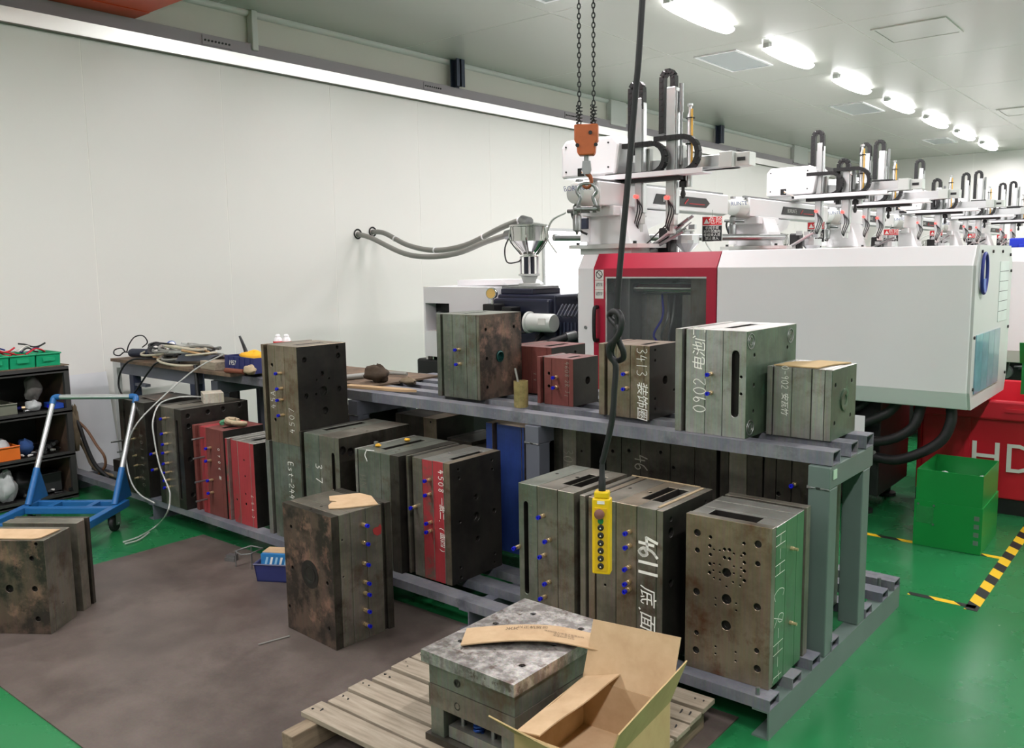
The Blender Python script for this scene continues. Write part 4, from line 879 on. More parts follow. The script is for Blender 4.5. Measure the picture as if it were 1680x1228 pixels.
    b = MB(); b.tube([(hx - .1, hy - .1, 1.84), (hx - .16, hy - .12, 1.72), (hx - .14, hy - .12, 1.6), (hx - .06, hy - .08, 1.6), (hx - .04, hy - .06, 1.62)], .006, 6); b.build('sensor_wire', M_['rubber'], t, 50)
    # drip of hoses and fittings under the clamp hood
    for k, pts in enumerate(([(-1.95, 5.42, .62), (-1.7, 5.36, .58), (-1.5, 5.36, .66), (-1.42, 5.4, .76)], [(-1.75, 5.42, .48), (-1.5, 5.34, .5), (-1.34, 5.34, .6), (-1.3, 5.38, .76)], [(-1.6, 5.42, .38), (-1.4, 5.34, .4), (-1.2, 5.34, .52), (-1.14, 5.36, .65), (-1.15, 5.38, .77)], [(-2.1, 5.42, .7), (-1.9, 5.38, .62), (-1.7, 5.4, .66), (-1.6, 5.42, .75)])):
        b = MB(); b.tube(pts, .03 if k < 3 else .02, 10); b.build('hydraulic_hose', M_['rubber'], t, 50)
    for k, (x, z) in enumerate(((-1.9, .64), (-1.78, .66), (-1.72, .52), (-1.62, .4), (-1.84, .55), (-1.7, .6))):
        b = MB(); b.cyl((x - .03, 5.44, z), (x + .06, 5.38, z + .012), .014, n=8); b.build('hose_end', M_['zinc'], t, 40)
    b = MB(); b.cyl((-1.72, 5.38, .35), (-1.72, 5.28, .35), .07, n=18); b.build('pump_cover', M_['zinc'], t, 40)
    b = MB(); b.box(-1.98, -1.7, 5.4, 5.45, .42, .66); b.build('manifold', M_['blackm'], t)
    if dy:
        t.location.y += dy; t.matrix_basis = Matrix.Translation((-3.2, Y + .5 + dy, 0))
    return t
M_['fin'] = plain('fin edge grey', (92, 95, 104), rough=.4)
mach = machine(5.2, 'nearest white injection molding machine with raspberry red window door')
labs = ['second white molding machine in the row, behind the nearest one', 'third white molding machine in the row', 'fourth white molding machine in the row', 'fifth white molding machine in the row', 'farthest white molding machine in the row, by the back wall']
for k in range(5):
    c = copy_tree(mach); c.location = (-3.2, 5.7 + 2.57 * (k + 1), 0); c['label'] = labs[k]
# twin conveying hoses from the wall to the hopper
for k, (pts, lab) in enumerate((([(-6.82, 5.86, 1.905), (-6.6, 5.86, 1.86), (-6.1, 5.82, 1.7), (-5.7, 5.78, 1.66), (-5.3, 5.74, 1.69), (-4.95, 5.72, 1.78), (-4.62, 5.7, 1.845)], 'lower grey conveying hose sagging from the wall to the hopper'),
                               ([(-6.82, 6.06, 1.93), (-6.6, 6.04, 1.91), (-6.2, 5.98, 1.78), (-5.75, 5.9, 1.72), (-5.3, 5.84, 1.76), (-4.85, 5.78, 1.89), (-4.6, 5.74, 1.945), (-4.47, 5.7, 1.93)], 'upper grey conveying hose with cable ties above the lower hose'))):
    t = thing('conveying_hose', lab, 'hose', pts[0], 0, 'hoses feeding the hopper')
    b = MB(); b.tube(pts, .025, 12, sub=8); b.build('hose', M_['hosegrey'], t, 60)
    sp = spline([Vector(p) for p in pts], 8)
    for i in (range(12, len(sp) - 8, 12) if k else ()):
        b = MB(); d = (sp[i + 1] - sp[i]).normalized(); b.cyl(sp[i] - d * .006, sp[i] + d * .006, .031, n=12); b.build('cable_tie', M_['white'], t, 40)
    b = MB(); d = (sp[-1] - sp[-4]).normalized(); b.cyl(sp[-1] - d * .1, sp[-1] + d * .01, .04, n=12); b.build('end_cuff', M_['zinc'], t, 40)
    b = MB(); b.ring((-6.795, pts[0][1], pts[0][2]), (1, 0, 0), .045, .008, 16, 6); b.build('wall_collar', M_['blackm'], t, 50)
# horizontal steel feed pipes behind the machines
b = MB(); b.cyl((-4.4, 5.95, 1.8), (-3.3, 8.2, 1.8), .03, n=12)
tag(b.build('feed_pipe', M_['zinc'], smooth=40), 'thin grey steel feed pipe running behind the first robot column', 'pipe')
# ------------------------------------------------------------------ take-out robots
def chain_path(b, pts, wd, ht, nrm, mi=0):
    """cable carrier: overlapping box links along a path; nrm is the sideways axis"""
    P = [Vector(p) for p in pts]; seg = []; acc = [0]
    for a, c in zip(P, P[1:]): acc.append(acc[-1] + (c - a).length)
    L = acc[-1]; n = max(3, int(L / .04)); sd = Vector(nrm)
    def ev(d):
        for i in range(len(P) - 1):
            if d <= acc[i + 1] or i == len(P) - 2: return P[i].lerp(P[i + 1], (d - acc[i]) / max(1e-6, acc[i + 1] - acc[i]))
    for i in range(n):
        a, c = ev(L * i / n), ev(L * (i + .96) / n); d = (c - a).normalized(); up = sd.cross(d).normalized()
        M = Matrix((sd, d, up)).transposed().to_4x4(); M.translation = (a + c) / 2
        b.obox(M, wd, (c - a).length * 1.05, ht, mi); 
        M2 = M.copy(); M2.translation = (a * .75 + c * .25); b.obox(M2, wd * 1.12, (c - a).length * .35, ht * .5, mi)
    return b
def robot(yb, cy, tw, label, arm_x=-.0, near=False):
    """yb: near end of the traverse beam, cy: carriage position, tw: two tower x, top and bottom heights"""
    t = thing('takeout_robot', label, 'robot', (-3.62, yb + .45, 1.645), 0, 'take-out robots above the machines')
    zb = 2.1
    # pedestal
    b = MB(); b.prism([(-3.76, 1.72), (-3.36, 1.72), (-3.4, 1.85), (-3.46, 1.99), (-3.72, 1.99), (-3.74, 1.85)], yb + .3, yb + .6, 'xz'); b.box(-3.74, -3.46, yb + .22, yb + .7, 1.93, 2.0); b.build('pedestal', M_['white'], t, bevel=.008)
    b = MB(); b.prism([(yb + .6, 1.99), (yb + 1.15, 1.99), (yb + 1.05, 1.9), (yb + .8, 1.84), (yb + .6, 1.72)], -3.68, -3.52); b.build('gusset', M_['white'], t)
    b = MB(); b.box(-3.85, -3.25, yb + .2, yb + .75, 1.69, 1.72); b.box(-3.78, -3.33, yb + .25, yb + .68, 1.645, 1.69); b.build('base_flange', M_['white2'], t)
    for (x, y) in ((-3.8, yb + .25), (-3.3, yb + .25), (-3.8, yb + .7), (-3.3, yb + .7)): b = MB(); b.cyl((x, y, 1.72), (x, y, 1.74), .014, n=6); b.build('bolt', M_['blackm'], t)
    # traverse beam with rounded near end
    b = MB(); b.prism([(-3.7, 2.0), (-3.5, 2.0), (-3.5, 2.17), (-3.66, 2.19), (-3.7, 2.17)], yb + .1, yb + 2.2, 'xz'); bm_ = b.build('traverse_beam', M_['white'], t, bevel=.01)
    b = MB(); b.lathe([(.06, -.14), (.075, -.13), (.085, -.02), (.095, 0), (.095, .16)], (-3.6, yb + .06, zb - .02), (0, 1, 0), 24); b.build('end_cap', M_['white2'], t, 35)
    b = MB(); b.lathe([(.09, 0), (.09, .06), (.06, .09), (.0, .1)], (-3.6, yb + 2.2, zb - .02), (0, 1, 0), 20); b.build('far_cap', M_['white2'], t, 35)
    lettering('brand_lettering', 'BORUNTE', .052, plain('blue grey print', (92, 104, 150), rough=.5) if 'brandink' not in M_ else M_['brandink'], t, (-3.56, yb - .02, zb + .03), (1, 0, 0), (0, -.25, 1), off=.082)
    b = MB(); b.prism([(yb + .85, 2.04), (yb + .9, 2.12), (yb + 1.75, 2.12), (yb + 1.82, 2.08), (yb + 1.75, 2.04)], -3.5, -3.494); lp_ = b.build('brand_strip', M_['signblack'], t)
    lettering('brand_lettering', 'BORUNTE', .055, M_['paper'], t, (-3.492, yb + 1.12, 2.08), (0, 1, 0), (0, 0, 1))
    b = MB(); b.bar((-3.493, yb + 1.36, 2.06), (-3.493, yb + 1.42, 2.1), .004, .012); b.bar((-3.493, yb + 1.44, 2.065), (-3.493, yb + 1.72, 2.065), .004, .006); b.build('red_flash', M_['redpaint'], t)
    for k in (0, 1): b = MB(); b.box(-3.68 + k * .12, -3.65 + k * .12, yb + .05, yb + 2.15, 2.17, 2.19); b.build('linear_rail', M_['zinc'], t)
    # carriage and cross arm along the machine axis
    xo = -.0 + arm_x
    b = MB(); b.box(-3.74, -3.42, cy - .12, cy + .14, 2.19, 2.24); b.build('carriage', M_['alu'], t)
    ax0, ax1 = -3.95 + xo, -2.68 + xo
    b = MB(); b.box(ax0, ax1, cy + .02, cy + .1, 2.235, 2.335); b.box(ax0, ax1, cy - .0, cy + .12, 2.235, 2.255); b.build('cross_arm', M_['alu'], t, bevel=.004)
    b = MB(); b.box(ax0 + .2, ax1 - .16, cy - .17, cy - .015, 2.2, 2.212); b.box(ax0 + .2, ax1 - .16, cy - .175, cy - .165, 2.2, 2.235); b.build('cable_tray', M_['white'], t)
    b = MB(); b.box(ax1 - .1, ax1 + .0, cy - .04, cy + .12, 2.235, 2.345); b.box(ax1, ax1 + .11, cy + .0, cy + .11, 2.24, 2.335); b.build('arm_end_block', M_['white2'], t, bevel=.006)
    b = MB(); b.box(ax1 + .02, ax1 + .08, cy - .004, cy - .001, 2.275, 2.3); b.build('end_label', M_['signblack'], t)
    # drive housing
    b = MB(); hx0, hx1 = ax0 - .12, ax0 + .42
    b.prism([(hx0, 2.24), (hx0, 2.48), (hx0 + .04, 2.53), (hx1 - .06, 2.53), (hx1, 2.47), (hx1 - .04, 2.24)], cy - .14, cy + .24, 'xz'); ho = b.build('drive_housing', M_['white'], t, bevel=.02)
    for (dx, dz) in ((.05, .05), (.44, .06), (.05, .24), (.44, .24)): b = MB(); b.cyl((hx0 + dx, cy - .14, 2.24 + dz), (hx0 + dx, cy - .146, 2.24 + dz), .007, n=8); b.build('screw', M_['blackm'], ho)
    b = MB(); b.box(hx0 + .16, hx0 + .22, cy - .144, cy - .139, 2.25, 2.31); b.build('cable_port', M_['black'], ho)
    for k in range(3): b = MB(); b.tube([(hx0 + .2, cy - .14, 2.29 - .01 * k), (hx0 + .26, cy - .19, 2.26), (hx0 + .34, cy - .15, 2.225), (hx0 + .6, cy - .12, 2.22)], .006, 6); b.build('loom', [M_['white'], plain('orange tube', (220, 150, 60), rough=.5), M_['white2']][k], t, 50)
    b = MB(); b.box(ax0 + .3, ax0 + .9, cy - .12, cy - .04, 2.17, 2.2); b.build('valve_bank', M_['blackm'], t)
    # two vertical arms, each with carriers
    for i, (tx, zt, zl) in enumerate(tw):
        y0 = cy - .09 if i == 0 else cy - .07
        wd_ = .055 if i == 0 else .07
        b = MB(); b.box(tx, tx + wd_, y0, y0 + .07, zl, zt - .12); b.box(tx + wd_, tx + wd_ + .012, y0 + .01, y0 + .06, zl, zt - .15); b.box(tx - .012, tx, y0 + .02, y0 + .05, zl + .05, zt - .2); va = b.build('vertical_arm', M_['alu'], t, bevel=.004)
        b = MB(); b.box(tx - .03, tx + wd_ + .03, y0 + .07, y0 + .12, 2.22, 2.42); b.build('arm_bracket', M_['white2'], t)
        # vertical cable carrier with a loop over the top
        cx_ = tx - .045; r_ = .045; pts = [(cx_, y0 + .03, zt - .52 + .08 * i)] + [(cx_ + r_ - r_ * math.cos(a * math.pi / 8), y0 + .03, zt - .05 + r_ * math.sin(a * math.pi / 8)) for a in range(9)] + [(cx_ + 2 * r_, y0 + .03, zt - .2)]
        b = MB(); chain_path(b, pts, .05, .04, (0, 1, 0)); b.build('vertical_cable_chain', M_['black'], t)
        # sideways cable carrier
        xs_, xr = tx - .08, tx + .27; zt2, zb2 = 2.44 + .03 * i, 2.225; rr = (zt2 - zb2) / 2
        pts = [(xs_, cy - .12 + .03 * i, zt2)] + [(xr - rr + rr * math.sin(a * math.pi / 10), cy - .12 + .03 * i, zt2 - rr + rr * math.cos(a * math.pi / 10)) for a in range(11)] + [(xs_ - .15, cy - .12 + .03 * i, zb2)]
        b = MB(); chain_path(b, pts, .045, .035, (0, 1, 0)); b.build('cable_chain', M_['black'], t)
        # wrist, indicator and grippers
        b = MB(); b.box(tx + .0, tx + wd_, y0, y0 + .06, zl - .08, zl); b.box(tx + .01, tx + wd_ - .01, y0 + .01, y0 + .05, zl - .14, zl - .08); b.build('wrist', M_['white2'], t, bevel=.004)
        b = MB(); b.lathe([(.012, 0), (.014, .012), (.008, .02), (0, .022)], (tx + .01, y0 - .004, zl + .12), (0, -1, 0), 10); b.build('indicator_light', emit('red indicator', (1, .05, .04), 2.5) if 'ind' not in M_ else M_['ind'], t, 40)
        for k in range(3): b = MB(); b.tube([(tx + .02, y0, zl + .1), (tx + .05 + .02 * k, y0 - .04, zl + .02), (tx + .02 + .015 * k, y0 - .03, zl - .08), (tx + .03, y0, zl - .12)], .005, 6); b.build('air_tube', M_['rubber'], t, 50)
    tx = tw[1][0]; zt = tw[1][1]
    b = MB(); b.lathe([(.022, 0), (.022, .5), (.012, .52), (.012, .56), (.02, .565), (.02, .58), (0, .58)], (tx + .17, cy - .03, 2.12), n=14); b.build('air_cylinder', M_['alu'], t, 35)
    b = MB(); b.tube([(tx + .195, cy - .05, 2.66), (tx + .2, cy - .055, 2.4), (tx + .195, cy - .05, 2.2)], .007, 6); b.build('yellow_air_tube', plain('yellow air tube', (232, 178, 70), rough=.4) if 'ytube' not in M_ else M_['ytube'], t, 50)
    for z in (2.22, 2.42, 2.6): b = MB(); b.ring((tx + .175, cy - .035, z), (0, 0, 1), .03, .005, 14, 6); b.build('band', M_['blackm'], t, 50)
    b = MB(); b.cyl((tx + .1, cy - .03, zt - .3), (tx + .1, cy - .03, zt - .1), .016, n=10); b.cyl((tx + .1, cy - .03, 2.28), (tx + .1, cy - .03, zt - .1), .01, n=8); b.build('guide_shaft', M_['zinc'], t, 40)
    b = MB(); b.lathe([(.03, 2.12), (.03, 2.16), (.02, 2.17), (.02, 2.2)], (tx + .12, cy - .03, 0), n=10); b.lathe([(.012, 2.04), (.02, 2.07), (.012, 2.1), (.012, 2.12)], (tx + .12, cy - .03, 0), n=10); b.build('cylinder_nose', M_['blackm'], t, 35)
    # air filter and switch box at the near end
    b = MB(); b.lathe([(.008, -.03), (.014, -.01), (.03, 0), (.032, .1), (.026, .11), (.03, .12), (.03, .17), (.015, .19)], (-3.62, yb - .02, 1.82), n=14); b.cyl((-3.7, yb - .02, 1.96), (-3.5, yb - .02, 1.95), .014, n=8); b.build('air_filter', M_['zinc'], t, 35)
    b = MB(); b.box(-3.8, -3.72, yb + .28, yb + .36, 1.74, 1.98); b.build('switch_box', M_['white'], t, bevel=.004)
    b = MB(); b.box(-3.8, -3.722, yb + .272, yb + .28, 1.84, 1.92); b.build('switch_panel', M_['bluepost'], t)
    b = MB(); b.tube([(-3.68, yb + .0, 1.96), (-3.74, yb + .1, 1.92), (-3.76, yb + .22, 1.83), (-3.73, yb + .27, 1.8)], .009, 6); b.build('switch_cable', M_['rubber'], t, 50)
    b = MB(); b.tube([(-3.72, yb - .02, 1.95), (-3.86, yb + .0, 1.9), (-3.92, yb + .02, 1.78), (-3.86, yb + .06, 1.66)], .008, 6); b.build('air_line', M_['white2'], t, 50)
    # black teach box and gripper tool
    b = MB(); b.box(-3.32, -3.22, yb + .62, yb + .74, 1.65, 1.84); b.build('teach_box', M_['black'], t, bevel=.015)
    rnd = random.Random(int(yb * 10)); gx, gy = -3.17, yb + .6
    gb = MB()
    for k in range(14 if yb < 6 else 3):
        a = Vector((gx - .22 + rnd.uniform(-.03, .03), gy + rnd.uniform(-.12, .1), 1.64 + rnd.uniform(.0, .05))); c = a + Vector((.3 + rnd.uniform(-.05, .06), rnd.uniform(-.05, .05), .18 + rnd.uniform(-.04, .06)))
        gb.cyl(a, c, rnd.choice((.005, .008, .012)), n=8, mi=k % 3)
    for k in range(6):
        a = Vector((gx + rnd.uniform(-.1, .14), gy + rnd.uniform(-.08, .08), 1.72 + rnd.uniform(0, .12))); gb.box(a.x, a.x + .05, a.y, a.y + .03, a.z, a.z + .035, 1)
    gb.lathe([(.02, 1.65), (.09, 1.72), (.09, 1.78)], (gx + .05, gy + .1, 0), n=12, mi=1)
    gb.build('gripper_tool', [M_['zinc'], M_['alu'], M_['blackm']], t)
    return t
M_['brandink'] = plain('blue grey print', (92, 104, 150), rough=.5); M_['ind'] = emit('red indicator', (1, .05, .04), 2.5); M_['ytube'] = plain('yellow air tube', (232, 178, 70), rough=.4)
ROB = [(5.2, 5.75, [(-3.43, 2.9, 1.95), (-3.18, 2.95, 1.93)], 'nearest white take-out robot, behind the hanging crane hook', 0),
       (7.77, 9.0, [(-3.26, 2.87, 1.95), (-3.0, 2.57, 1.93)], 'second white take-out robot in the row, above the white hood', .3),
       (10.34, 10.75, [(-3.33, 2.92, 1.95), (-3.18, 2.94, 1.93)], 'third white take-out robot in the row, two equally tall arms', .25),
       (12.91, 13.3, [(-3.38, 2.94, 1.95), (-3.15, 2.66, 1.93)], 'fourth white take-out robot in the row, one tall and one short arm', .25),
       (15.48, 15.9, [(-3.33, 2.93, 1.95), (-3.15, 2.95, 1.93)], 'fifth white take-out robot in the row', .25),
       (18.05, 18.5, [(-3.25, 2.92, 1.95), (-3.08, 2.94, 1.93)], 'farthest white take-out robot at the right edge', .25)]
for k, (yb, cy, tw, lab, ax) in enumerate(ROB):
    robot(yb, cy, tw, lab, ax)
    # danger sign hanging from the beam
    t = thing('danger_sign', ['red and black danger sign hanging from the nearest robot beam', 'red and black danger sign below the second robot', 'red and black danger sign below the third robot', 'red and black danger sign below the fourth robot', 'red and black danger sign below the fifth robot', 'small red and black danger sign below the farthest robot'][k], 'sign', [(-3.42, 6.92, 1.75), at(1338, 398, y=9.2), at(1461, 404, y=11.6), at(1535, 402, y=14.1), at(1596, 404, y=16.6), at(1643, 403, y=19.2)][k], R(8), 'danger signs under the robots')
    b = MB(); b.box(-.09, .09, 0, .004, 0, .215); b.build('board', M_['paper'], t, world=False)
    b = MB(); b.box(-.085, .085, -.001, -.0002, .14, .21); b.build('red_field', M_['redpaint'], t, world=False)
    b = MB(); b.box(-.085, .085, -.001, -.0002, .005, .135); b.build('black_field', M_['signblack'], t, world=False)
    lettering('headline', '危险', .062, M_['paper'], t, (.03, -.001, .175), (1, 0, 0), (0, 0, 1), world=False)
    lettering('warning_text', '机械手臂\n动作范围内\n非相关人员\n禁止进入', .03, M_['paper'], t, (0, -.001, .07), (1, 0, 0), (0, 0, 1), world=False)
    b = MB(); b.add([(-.075, -.0018, .153), (-.025, -.0018, .153), (-.05, -.0018, .197)], [(0, 1, 2)]); b.build('warning_triangle', M_['paper'], t, world=False)
    b = MB(); b.cyl((0, .002, .213), (.0, .002, .27), .0025, n=5); b.build('hanging_wire', M_['zinc'], t, world=False)
b = MB(); b.box(-2.85, -2.45, 17.0, 17.5, 1.72, 1.88); b.box(-2.7, -2.4, 16.95, 17.1, 1.66, 1.78)
tag(b.build('blue_valve_block', plain('bright blue plastic', (30, 56, 200), rough=.4), bevel=.02), 'bright blue block hanging below the farthest robot at the right edge', 'block')
# ------------------------------------------------------------------ cardboard and wood
def grain(name, c1, c2, scale, stretch, rough=.75, bump=.1):
    m, nt, b = new_mat(name)
    tc = N(nt, 'ShaderNodeTexCoord'); mp = N(nt, 'ShaderNodeMapping'); mp.inputs['Scale'].default_value = stretch
    nt.links.new(tc.outputs['Object'], mp.inputs['Vector'])
    n = N(nt, 'ShaderNodeTexNoise'); n.inputs['Scale'].default_value = scale; n.inputs['Detail'].default_value = 8; n.inputs['Roughness'].default_value = .6
    nt.links.new(mp.outputs['Vector'], n.inputs['Vector'])
    r = N(nt, 'ShaderNodeMapRange'); r.inputs[1].default_value = .3; r.inputs[2].default_value = .72
    nt.links.new(n.outputs['Fac'], r.inputs[0])
    mx = N(nt, 'ShaderNodeMix', data_type='RGBA'); mx.inputs[6].default_value = (*lin(c1), 1); mx.inputs[7].default_value = (*lin(c2), 1)
    nt.links.new(r.outputs[0], mx.inputs[0]); nt.links.new(mx.outputs[2], b.inputs['Base Color']); b.inputs['Roughness'].default_value = rough
    bp = N(nt, 'ShaderNodeBump'); bp.inputs['Strength'].default_value = bump; bp.inputs['Distance'].default_value = .003
    nt.links.new(n.outputs['Fac'], bp.inputs['Height']); nt.links.new(bp.outputs['Normal'], b.inputs['Normal'])
    return m
M_['wood'] = grain('weathered pallet wood', (132, 121, 104), (172, 160, 142), 3, (2, 22, 22))
M_['woody'] = grain('weathered stringer wood', (112, 98, 80), (154, 138, 114), 3, (22, 2, 22))
M_['card'] = grain('brown cardboard', (184, 154, 118), (204, 176, 140), 4, (3, 3, 3), bump=.03)
M_['cardout'] = grain('printed outer cardboard', (176, 150, 104), (192, 166, 118), 4, (3, 3, 3), bump=.03)
M_['ink'] = plain('faded print', (122, 104, 84), rough=.8, var=.2, scale=60)
# ------------------------------------------------------------------ pallet
pt = thing('wooden_pallet', 'weathered grey wooden pallet carrying a small mold and an open carton', 'pallet', (-2.28, 1.6, 0.005), R(1))
for i, x in enumerate((0.0, .5, .98)):
    b = MB(); b.box(x, x + .055, -.04, .93, 0, .078); b.build('stringer', M_['woody'], pt, world=False, bevel=.003)
rnd = random.Random(3)
for k in range(9):
    y = .06 + k * .103; x0 = -.02 + rnd.uniform(-.012, .012); wv = rnd.uniform(.084, .094)
    b = MB(); b.box(x0, 1.055 + rnd.uniform(-.01, .01), y, y + wv, .078, .096 + rnd.uniform(-.002, .002)); pl = b.build('deck_board', M_['wood'], pt, world=False, bevel=.002)
    for xx in (x0 + .02, x0 + .05, 1.0, 1.03): b = MB(); b.cyl((xx, y + .03 + rnd.uniform(0, .03), .09), (xx, y + .03 + rnd.uniform(0, .03), .0985), .003, n=6); b.build('nail', M_['blackm'], pl, world=False)
# ------------------------------------------------------------------ small mold on the pallet
mp_ = thing('injection_mold', 'low square mold with scuffed bright top plate lying on the pallet', 'mold', (-1.848, 1.805, .101), R(-.5), 'injection molds on the floor')
W_, D_ = .358, .51
def slab(x0, x1, y0, y1, z0, z1, mat, name='plate', tops=()):
    b = MB(); face_holes(b, (x0, y0, z1), (1, 0, 0), (0, 1, 0), x1 - x0, y1 - y0, [(circ((cx - x0, cy - y0), r, 14), .012) for cx, cy, r in tops], 0)
    b.add([(x0, y0, z0), (x1, y0, z0), (x1, y0, z1), (x0, y0, z1)], [(0, 1, 2, 3)]); b.add([(x1, y0, z0), (x1, y1, z0), (x1, y1, z1), (x1, y0, z1)], [(0, 1, 2, 3)])
    b.add([(x1, y1, z0), (x0, y1, z0), (x0, y1, z1), (x1, y1, z1)], [(0, 1, 2, 3)]); b.add([(x0, y1, z0), (x0, y0, z0), (x0, y0, z1), (x0, y1, z1)], [(0, 1, 2, 3)]); b.add([(x0, y1, z0), (x1, y1, z0), (x1, y0, z0), (x0, y0, z0)], [(0, 1, 2, 3)])
    return b.build(name, S[mat], mp_, world=False)
th = [(.05, .11, .011), (.31, .1, .011), (.05, .28, .011), (.1, .42, .011), (.3, .42, .011), (.3, .27, .011)]
slab(-.01, W_ + .01, -.01, D_, .262, .3, 'scratch', tops=th)
slab(.01, W_, .005, D_ - .005, .193, .2605, 'green'); slab(.008, W_ + .002, .003, D_ - .003, .118, .191, 'olive')
slab(-.005, W_, -.005, D_, 0, .022, 'dark', 'base_plate')
slab(.01, .065, .008, D_ - .01, .022, .118, 'green', 'spacer'); slab(W_ - .055, W_, .008, D_ - .01, .022, .118, 'green', 'spacer')
slab(.075, W_ - .065, .02, D_ - .02, .024, .062, 'grey', 'ejector_plate')
for (x, y, r) in th:
    b = MB(); b.lathe([(r * .8, .29), (r * .8, .296), (r * .4, .296), (r * .4, .288)], (x, y, 0), n=12); b.build('cap_screw', M_['blackm'], mp_, 35, world=False)
for (x, z) in ((.13, .225), (.13, .15)):
    b = MB(); b.lathe([(.013, 0), (.013, .002), (.009, .002), (.009, -.004), (.0, -.004)], (x, .005, z), (0, -1, 0), 14); b.build('bore', S['black'], mp_, 35, world=False)
pts = [(.175 + .014 * math.cos(a * .6), .05 + .014 * math.sin(a * .6), .062 + a * .00115) for a in range(49)]
b = MB(); b.tube(pts, .0045, 6, smooth=False); b.build('return_spring', plain('blue spring steel', (30, 70, 150), rough=.3, metal=.3), mp_, 60, world=False)
for x in (.11, .235): b = MB(); b.cyl((x, .05, .062), (x, .05, .118), .008, n=10); b.build('return_pin', M_['zinc'], mp_, 40, world=False)
# torn carton lid lying across the mold
sA, sB = at(757, 1058, z=.405), at(1003, 1068, z=.405); sdir = (sB - sA); sL = sdir.length; sdir.normalize(); sperp = Vector((-sdir.y, sdir.x, 0))
cl = thing('carton_strip', 'printed strip of brown cardboard lying across the scuffed mold', 'cardboard', sA, 0)
def strip(u, v):
    wdt = .115 - .015 * u; bend = -.03 * max(0, u - .62) / .38 * (1 if u < 1 else 1)
    p = sdir * (u * sL) + sperp * (v * wdt + bend - .015 + .03 * math.sin(u * 2.6)) + Vector((0, 0, .004 + .012 * math.sin(math.pi * min(1, u * 1.05)) + v * .004))
    return p
b = MB(); b.sheet(strip, 14, 4, .004); b.build('strip', M_['card'], cl, world=False)
def on_strip(name, body, size, u, v, par):
    p = Vector(strip(u, v)); r_ = (Vector(strip(min(1, u + .05), v)) - p).normalized(); up_ = (Vector(strip(u, min(1, v + .1))) - p).normalized()
    lettering(name, body, size, M_['ink'], par, p, r_, up_, off=.0032, world=False)
on_strip('print', 'ЖК', .026, .32, .72, cl); on_strip('print', '兴正机贸司', .02, .46, .78, cl)
on_strip('print', '深圳兴星科技电子有限公司\n地址:广东东莞\n电话:0769-2245', .011, .68, .42, cl)
# open carton
cb_ = thing('open_carton', 'open brown carton with raised flaps standing on the pallet', 'box', (-1.405, 1.70, .101), R(5))
cw, cdp, chh = .29, .38, .225
b = MB(); b.box(0, cw, 0, .004, 0, chh); b.build('front_side', M_['cardout'], cb_, world=False)
b = MB(); b.box(0, cw, cdp - .004, cdp, 0, chh); b.build('back_side', M_['card'], cb_, world=False)
b = MB(); b.box(0, .004, .004, cdp - .004, 0, chh); b.build('left_side', M_['card'], cb_, world=False)
b = MB(); b.box(cw - .004, cw, .004, cdp - .004, 0, chh); rs_ = b.build('right_side', M_['cardout'], cb_, world=False)
b = MB(); b.box(.004, cw - .004, .004, cdp - .004, .07, .074); b.build('bottom', M_['card'], cb_, world=False)
b = MB(); b.sheet(lambda u, v: (u * cw + .01 * v, cdp + .05 * v, chh + v * .17 + .01 * u * v), 6, 4, .004); b.build('back_flap', M_['card'], cb_, world=False)
b = MB(); b.sheet(lambda u, v: (cw - .002 + .035 * v, .0 + u * cdp + (.04 * v if u > .5 else -.01 * v), chh + v * (.1 + .02 * u)), 8, 4, .004); b.build('right_flap', M_['cardout'], cb_, world=False)
b = MB(); b.sheet(lambda u, v: (-.03 * v * (1 - u) + u * cw, -.075 * v, chh + v * (.075 - .05 * u)), 8, 4, .004); b.build('front_flap', M_['cardout'], cb_, world=False)
b = MB(); b.sheet(lambda u, v: (.006 + (.07 + .05 * u) * v, .01 + u * (cdp + .02 * v), chh + .022 * v * (.4 + 1.2 * u) + .003 * math.sin(u * 9)), 10, 5, .004); b.build('left_flap', M_['card'], cb_, world=False)
lettering('barcode_print', '▮▯▮▯▮', .03, M_['signblack'], cb_, (cw, .2, .13), (0, 1, 0), (0, 0, 1), world=False)
lettering('carton_print', '回 6 个', .03, M_['ink'], cb_, (.06, 0, .16), (1, 0, 0), (0, 0, 1), world=False)
# torn cardboard pieces on the molds
def torn(name, lab, M, poly, mat='card', lift=None):
    t = thing(name, lab, 'cardboard', M.translation, 0)
    n = len(poly); b = MB(); loc3 = M.to_3x3(); L_ = lift or (lambda x, y: 0)
    top = [loc3 @ Vector((x, y, .006 + L_(x, y))) for x, y in poly]; bot = [loc3 @ Vector((x, y, .0015 + L_(x, y))) for x, y in poly]
    b.add(top + bot, [tuple(range(n)), tuple(range(2 * n - 1, n - 1, -1))] + [(i, n + i, n + (i + 1) % n, (i + 1) % n) for i in range(n)]); b.build('sheet', M_[mat], t, world=False); return t
fm = Matrix.Translation((-3.06, 2.19, .577)) @ Matrix.Rotation(R(-3.5), 4, 'Z')
torn('torn_cardboard', 'torn cardboard sheet with a notch on the free standing mold', fm, [(.06, .17), (.12, .29), (.2, .295), (.33, .23), (.3, .17), (.26, .1), (.22, .055), (.18, .08), (.15, .12), (.165, .135), (.15, .14), (.12, .13)])
lm_ = Matrix.Translation((-4.164, 1.292, .43)) @ Matrix.Rotation(R(35.5), 4, 'Z')
torn('torn_cardboard', 'dusty cardboard sheet on the dark mold at the left edge', lm_, [(-.0, .02), (.3, .012), (.33, .03), (.345, .15), (.0, .15)])
um = Matrix.Translation((-1.386, 3.32, 1.17))
torn('torn_cardboard', 'small ragged cardboard piece on the mold at the right end of the deck', um, [(.02, .01), (.1, .005), (.2, .0), (.21, .12), (.25, .24), (.12, .25), (.1, .2), (.05, .16), (.03, .1), (.035, .06)], 'cardout')
